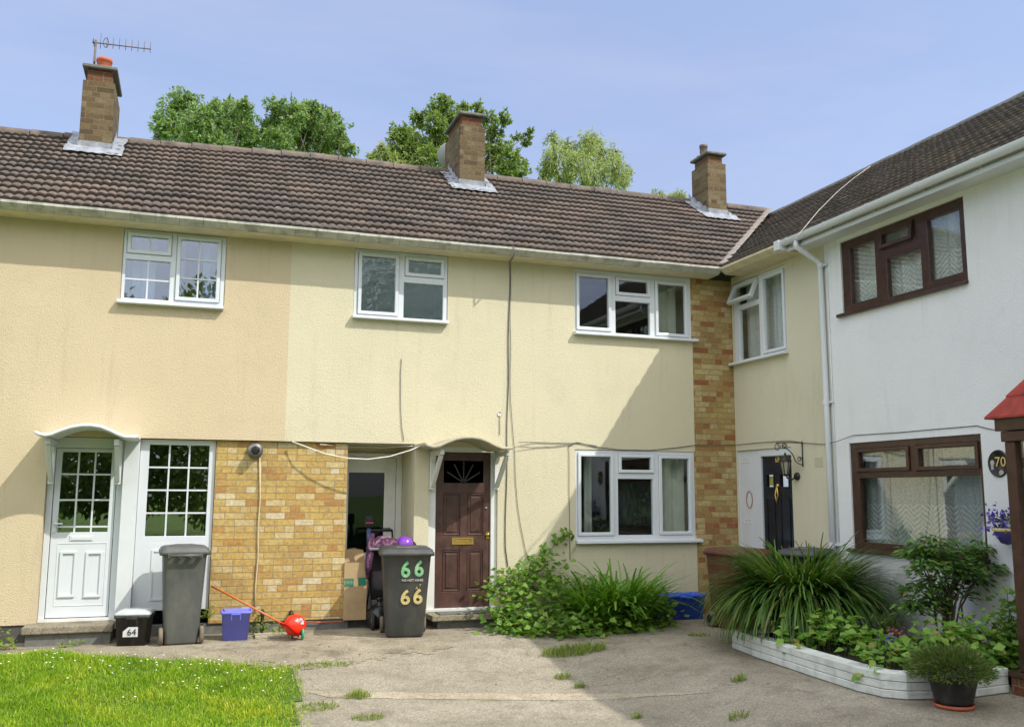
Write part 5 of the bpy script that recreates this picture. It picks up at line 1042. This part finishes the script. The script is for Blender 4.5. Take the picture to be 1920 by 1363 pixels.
def tuft(label, x, y, rx, ry, n, h, m='weed', group='weed tufts growing through the concrete'):
    a = rng.uniform(0, 6.28, n); r = np.sqrt(rng.uniform(0, 1, n)); X = x+rx*r*np.cos(a); Y = y+ry*r*np.sin(a); base = np.stack([X, Y, gz(X, Y)-.004], 1)
    d = rng.normal(size=(n, 2))*.5; return tag(blades('weed', base, d, rng.uniform(.4, 1.1, n)*h, rng.uniform(.004, .009, n), rng.uniform(.3, 1.2, n), L[m], None, 3), label, 'weed', group)
tuft('wide grassy patch on the drive at the foot of the bramble', 4.25, -2.05, .40, .17, 900, .11)
for px, py, s, n, lab in ((1055, 1270, .10, 90, 'small grass tuft left of the shadow edge on the drive'), (1087, 1288, .06, 60, 'smaller grass tuft just below another on the sunny drive'), (672, 1305, .13, 190, 'leafy tuft on the drive beside the lawn edge'), (690, 1345, .15, 200, 'lowest tuft on the drive, near the lawn corner'), (600, 1247, .38, 330, 'long strip of grass on the drive running from the lawn corner'), (1310, 1190, .16, 160, 'mossy tuft on the concrete beside the maroon bin'), (1385, 1275, .08, 90, 'upright tuft on the concrete at the planter foot'), (1195, 1345, .05, 40, 'tiny tuft at the bottom of the drive near the shadow edge'), (1385, 1345, .09, 60, 'faint tuft on the shaded drive below the planter'), (600, 1325, .18, 260, 'yellowish tuft at the right edge of the lawn')):
    p = ground_pt(px, py); tuft(lab, p[0], p[1], s, s*.7 if s < .3 else .10, n, .09 if s < .15 else .05)
def weedplant(label, x, y, n, s, h, m='weed', z=0):
    t = thing('weed', label, 'weed', (x, y, z), 'leafy weeds along the house walls'); C = np.array([x, y, z]) + np.abs(rng.normal(size=(n, 3)))*[0, 0, h] + rng.normal(size=(n, 3))*[s, s*.6, 0]; leaves('foliage', C, unit(n)*[1, 1, .5], unit(n)*.4+[0, -.3, .8], rng.uniform(.03, .06, n), rng.uniform(.02, .035, n), L[m], t)
    b = MB()
    for k in range(6): b.tube([(x+rng.normal(0, s*.4), y, z-.01), tuple(C[k])], .003, 4)
    b.build('stem', M['stem_green'], t)
weedplant('leafy weeds at the foot of the peach wall, left of the step', -1.88, -.45, 130, .10, .10)
weedplant('weeds at the left edge of the photo beside the path', -2.15, -.65, 160, .12, .10)
weedplant('tiny weed in front of the white door step', -1.20, -.42, 26, .07, .03)
weedplant('weed leaning out between the grey bin and the brickwork', .27, -.05, 40, .05, .06, z=.22)
weedplant('weeds between the blue crate and the stub pipe', .90, -.12, 70, .05, .12)
weedplant('low weeds behind the red push toy', 1.12, -.12, 50, .09, .05)

# ------------------------------------------------------------------ lawn
n = 150000; X = rng.uniform(-3.4, 1.15, n); Y = -.75 - 5.6*rng.uniform(0, 1, n)**1.0; edge = (X < lawn_right(Y)+.05*np.sin(Y*9)+rng.normal(0, .09, n)) & (Y < lawn_top(X)+.04*np.sin(X*8)+rng.normal(.0, .08, n)); X, Y = X[edge], Y[edge]; n = len(X)
clump = .5+.5*np.sin(X*5.1+np.sin(Y*4.3)*2)*np.sin(Y*3.7+X); thin = np.clip(1.25-.6*sst(.1, 1.0, X), .4, 1)
base = np.stack([X, Y, gz(X, Y)-.002], 1); tag(blades('lawn_grass', base, rng.normal(size=(n, 2))*.45, (.03+.035*clump+.025*rng.uniform(0, 1, n))*thin, rng.uniform(.005, .0095, n), rng.uniform(.2, 1.3, n), L['grass'], None, 3), kind='stuff')
n = 80; X = rng.normal(-.35, .9, n); Y = lawn_top(X) - np.abs(rng.normal(.25, .45, n)); k = (X < lawn_right(Y)-.05); X, Y = X[k], Y[k]; b = MB()
for x, y in zip(X, Y):
    z = gz(x, y)+rng.uniform(.05, .08); r = rng.uniform(.009, .014); b.lathe([(0, .003), (r*.4, .004), (r, 0), (r*.5, -.003)], (x, y, z), 7)
tag(b.build('daisies', M['daisy']), kind='stuff')
# litter and dirt crumbs on the path and drive
n = 260; X = np.where(rng.uniform(size=n) < .6, rng.uniform(.2, 2.1, n), rng.uniform(1.4, 7, n)); Y = np.where(X < 2.1, -rng.uniform(.3, 1.9, n), -rng.uniform(.6, 5.5, n)); s = rng.uniform(.004, .014, n)*np.where(rng.uniform(size=n) < .1, 1.7, 1)
V = np.stack([np.stack([X+s*math.cos(a)*rng.uniform(.6, 1.2, n), Y+s*math.sin(a)*rng.uniform(.6, 1.2, n), gz(X, Y)+.001], 1) for a in (0, 2.1, 4.2)] + [np.stack([X, Y, gz(X, Y)+s*.5], 1)], 1).reshape(-1, 3)
F = (np.arange(n)[:, None, None]*4 + np.array([[0, 1, 3], [1, 2, 3], [2, 0, 3]])[None]).reshape(-1, 3); tag(fastmesh('dirt_crumbs', V, F, plain('dry_dirt', (.13, .10, .065), .95)), kind='stuff')

# ------------------------------------------------------------------ trees behind the roofs
def tree(label, blobs, y, trunk_px, m, nleaf, lsize, seed, group='trees behind the roofs', droopy=0, name='tree', dens=1.0):
    """blobs: (px, py, radius in photo pixels) of the foliage masses at distance y"""
    rr = np.random.default_rng(seed); tb = at_y(trunk_px, 600, y); t = thing(name, label, 'tree', (tb[0], y, 0), group)
    C = []; RAD = []
    for px, py, r in blobs:
        dy = rr.uniform(-1.2, 1.2); c = at_y(px, py, y+dy); C.append(c); RAD.append(.88*r/FPX*np.linalg.norm(c-CAM))
    C = np.array(C); RAD = np.array(RAD); b = MB(); zf = C[:, 2].min()-1.5; top = np.array([tb[0], y, max(2.5, zf)])
    b.tube([(tb[0], y, -.1), (tb[0]+.1, y, top[2]*.5), tuple(top)], [.28, .22, .17], 9)
    for c, r in zip(C, RAD):
        mid = top*.45 + c*.55 + rr.normal(0, .25, 3); b.tube([tuple(top-[0, 0, .6]), tuple(mid), tuple(c), tuple(c+rr.normal(0, r*.35, 3)+[0, 0, r*.4])], [.03, .02, .012, .006], 6)
        for k in range(6): e = c + unit_r(rr)*r*.85; b.tube([tuple(c+(e-c)*.05), tuple((c+e)/2+rr.normal(0, .08, 3)), tuple(e)], [.022, .014, .005], 4)
    b.build('trunk', M['bark'], t)
    # sprigs: small fans of leaves clustered inside each foliage mass
    P = []; D = []; wts = RAD**2/np.sum(RAD**2)
    for c, r, w_ in zip(C, RAD, wts):
        ns = max(6, int(nleaf*w_/14)); d = rr.normal(size=(ns, 3)); d /= np.linalg.norm(d, axis=1)[:, None]; q = c + d*(r*1.12*rr.uniform(.1, 1.0, ns)**.55 + rr.normal(0, r*.20, ns))[:, None]*[1, 1, .92]
        for i in range(14):
            off = rr.normal(size=(ns, 3))*r*.10; off[:, 2] -= droopy*np.abs(rr.normal(0, .28, ns)); P.append(q+off); D.append(d*.6 + rr.normal(size=(ns, 3))*.7 + [0, 0, -.25-droopy])
    P = np.concatenate(P); D = np.concatenate(D); n = len(P); N = rr.normal(size=(n, 3))*.6 + [.25, -.6, .6]
    leaves('crown', P, D, N, rr.uniform(.65, 1.2, n)*lsize, rr.uniform(.65, 1.2, n)*lsize*(.5 if not droopy else .24), m, t, .2); return t
def unit_r(rr): d = rr.normal(size=3); return d/np.linalg.norm(d)
tree('rounded deep green tree, leftmost behind the roofs', [(335, 215, 36), (310, 235, 24), (345, 190, 22), (370, 230, 34), (330, 250, 28), (300, 260, 14), (375, 260, 32), (395, 205, 20), (410, 240, 36), (440, 215, 28), (460, 205, 20), (450, 250, 36), (425, 195, 14), (410, 275, 30), (470, 270, 26)], 15, 395, L['ash'], 15000, .125, 21)
tree('deep green tree between the leftmost tree and the middle chimney', [(525, 230, 32), (515, 200, 18), (550, 215, 26), (575, 225, 32), (590, 205, 18), (610, 235, 30), (600, 265, 32), (560, 260, 34), (520, 265, 30), (635, 265, 26), (650, 280, 18), (620, 215, 12), (495, 250, 18), (640, 245, 10)], 16, 570, L['ash'], 15000, .125, 22)
tree('tall open-crowned tree directly behind the middle chimney', [(825, 205, 24), (845, 220, 26), (815, 235, 24), (835, 190, 12), (870, 200, 12), (785, 225, 18), (755, 250, 20), (740, 275, 20), (775, 265, 28), (810, 275, 26), (835, 260, 28), (760, 290, 28), (800, 300, 28), (840, 300, 26), (895, 205, 12), (915, 225, 16), (945, 225, 14), (925, 250, 18), (935, 280, 24), (920, 305, 26), (960, 300, 24), (985, 265, 11), (992, 250, 9), (970, 255, 8), (975, 320, 22), (945, 325, 20)], 18, 850, L['oak'], 18000, .15, 23)
tree('thin pale-leaved tree left of the tall open-crowned tree', [(715, 275, 14), (730, 295, 20), (700, 290, 12), (790, 305, 24), (750, 310, 18)], 17, 735, L['pale'], 3600, .18, 24, droopy=.6)
tree('airy pale green weeping tree right of the middle chimney', [(1035, 255, 14), (1040, 285, 20), (1030, 310, 22), (1065, 270, 20), (1080, 300, 28), (1100, 265, 22), (1115, 255, 16), (1130, 285, 26), (1150, 310, 26), (1110, 325, 26), (1060, 330, 24), (1165, 335, 16), (1155, 285, 12), (1175, 315, 10), (1020, 330, 14)], 20, 1090, L['pale'], 9500, .2, 25, droopy=.8)
tree('low pale treetop just showing above the ridge by the right chimney', [(1235, 368, 14), (1260, 372, 16), (1275, 365, 10), (1220, 378, 12), (1290, 380, 14)], 22, 1258, L['pale'], 2600, .2, 26, droopy=.5)
# wood across the green, behind the camera (mirrored in the windows)
rr = np.random.default_rng(3); P = []; Dv = []
for k in range(34):
    c = np.array([-38+76*k/33+rr.normal(0, 1), -34+rr.normal(0, 3), rr.uniform(2.0, 3.4)]); c[2] += 6.5*(3.5 < c[0] < 15); r = rr.uniform(2.6, 4.6)*(1.25 if 3.5 < c[0] < 15 else 1); n = 1300 if 3.5 < c[0] < 15 else 3200; d = rr.normal(size=(n, 3)); d /= np.linalg.norm(d, axis=1)[:, None]; P.append(c + d*(r*rr.uniform(.5, 1, n)**.5)[:, None]*[1, 1, 1.25] + [0, 0, r*.6]); Dv.append(d+rr.normal(size=(n, 3))*.5)
P = np.concatenate(P); Dv = np.concatenate(Dv); P[:, 2] = np.maximum(P[:, 2], .1); tag(leaves('distant_wood', P, Dv, rr.normal(size=P.shape), .34, .22, L['oak']), kind='stuff')
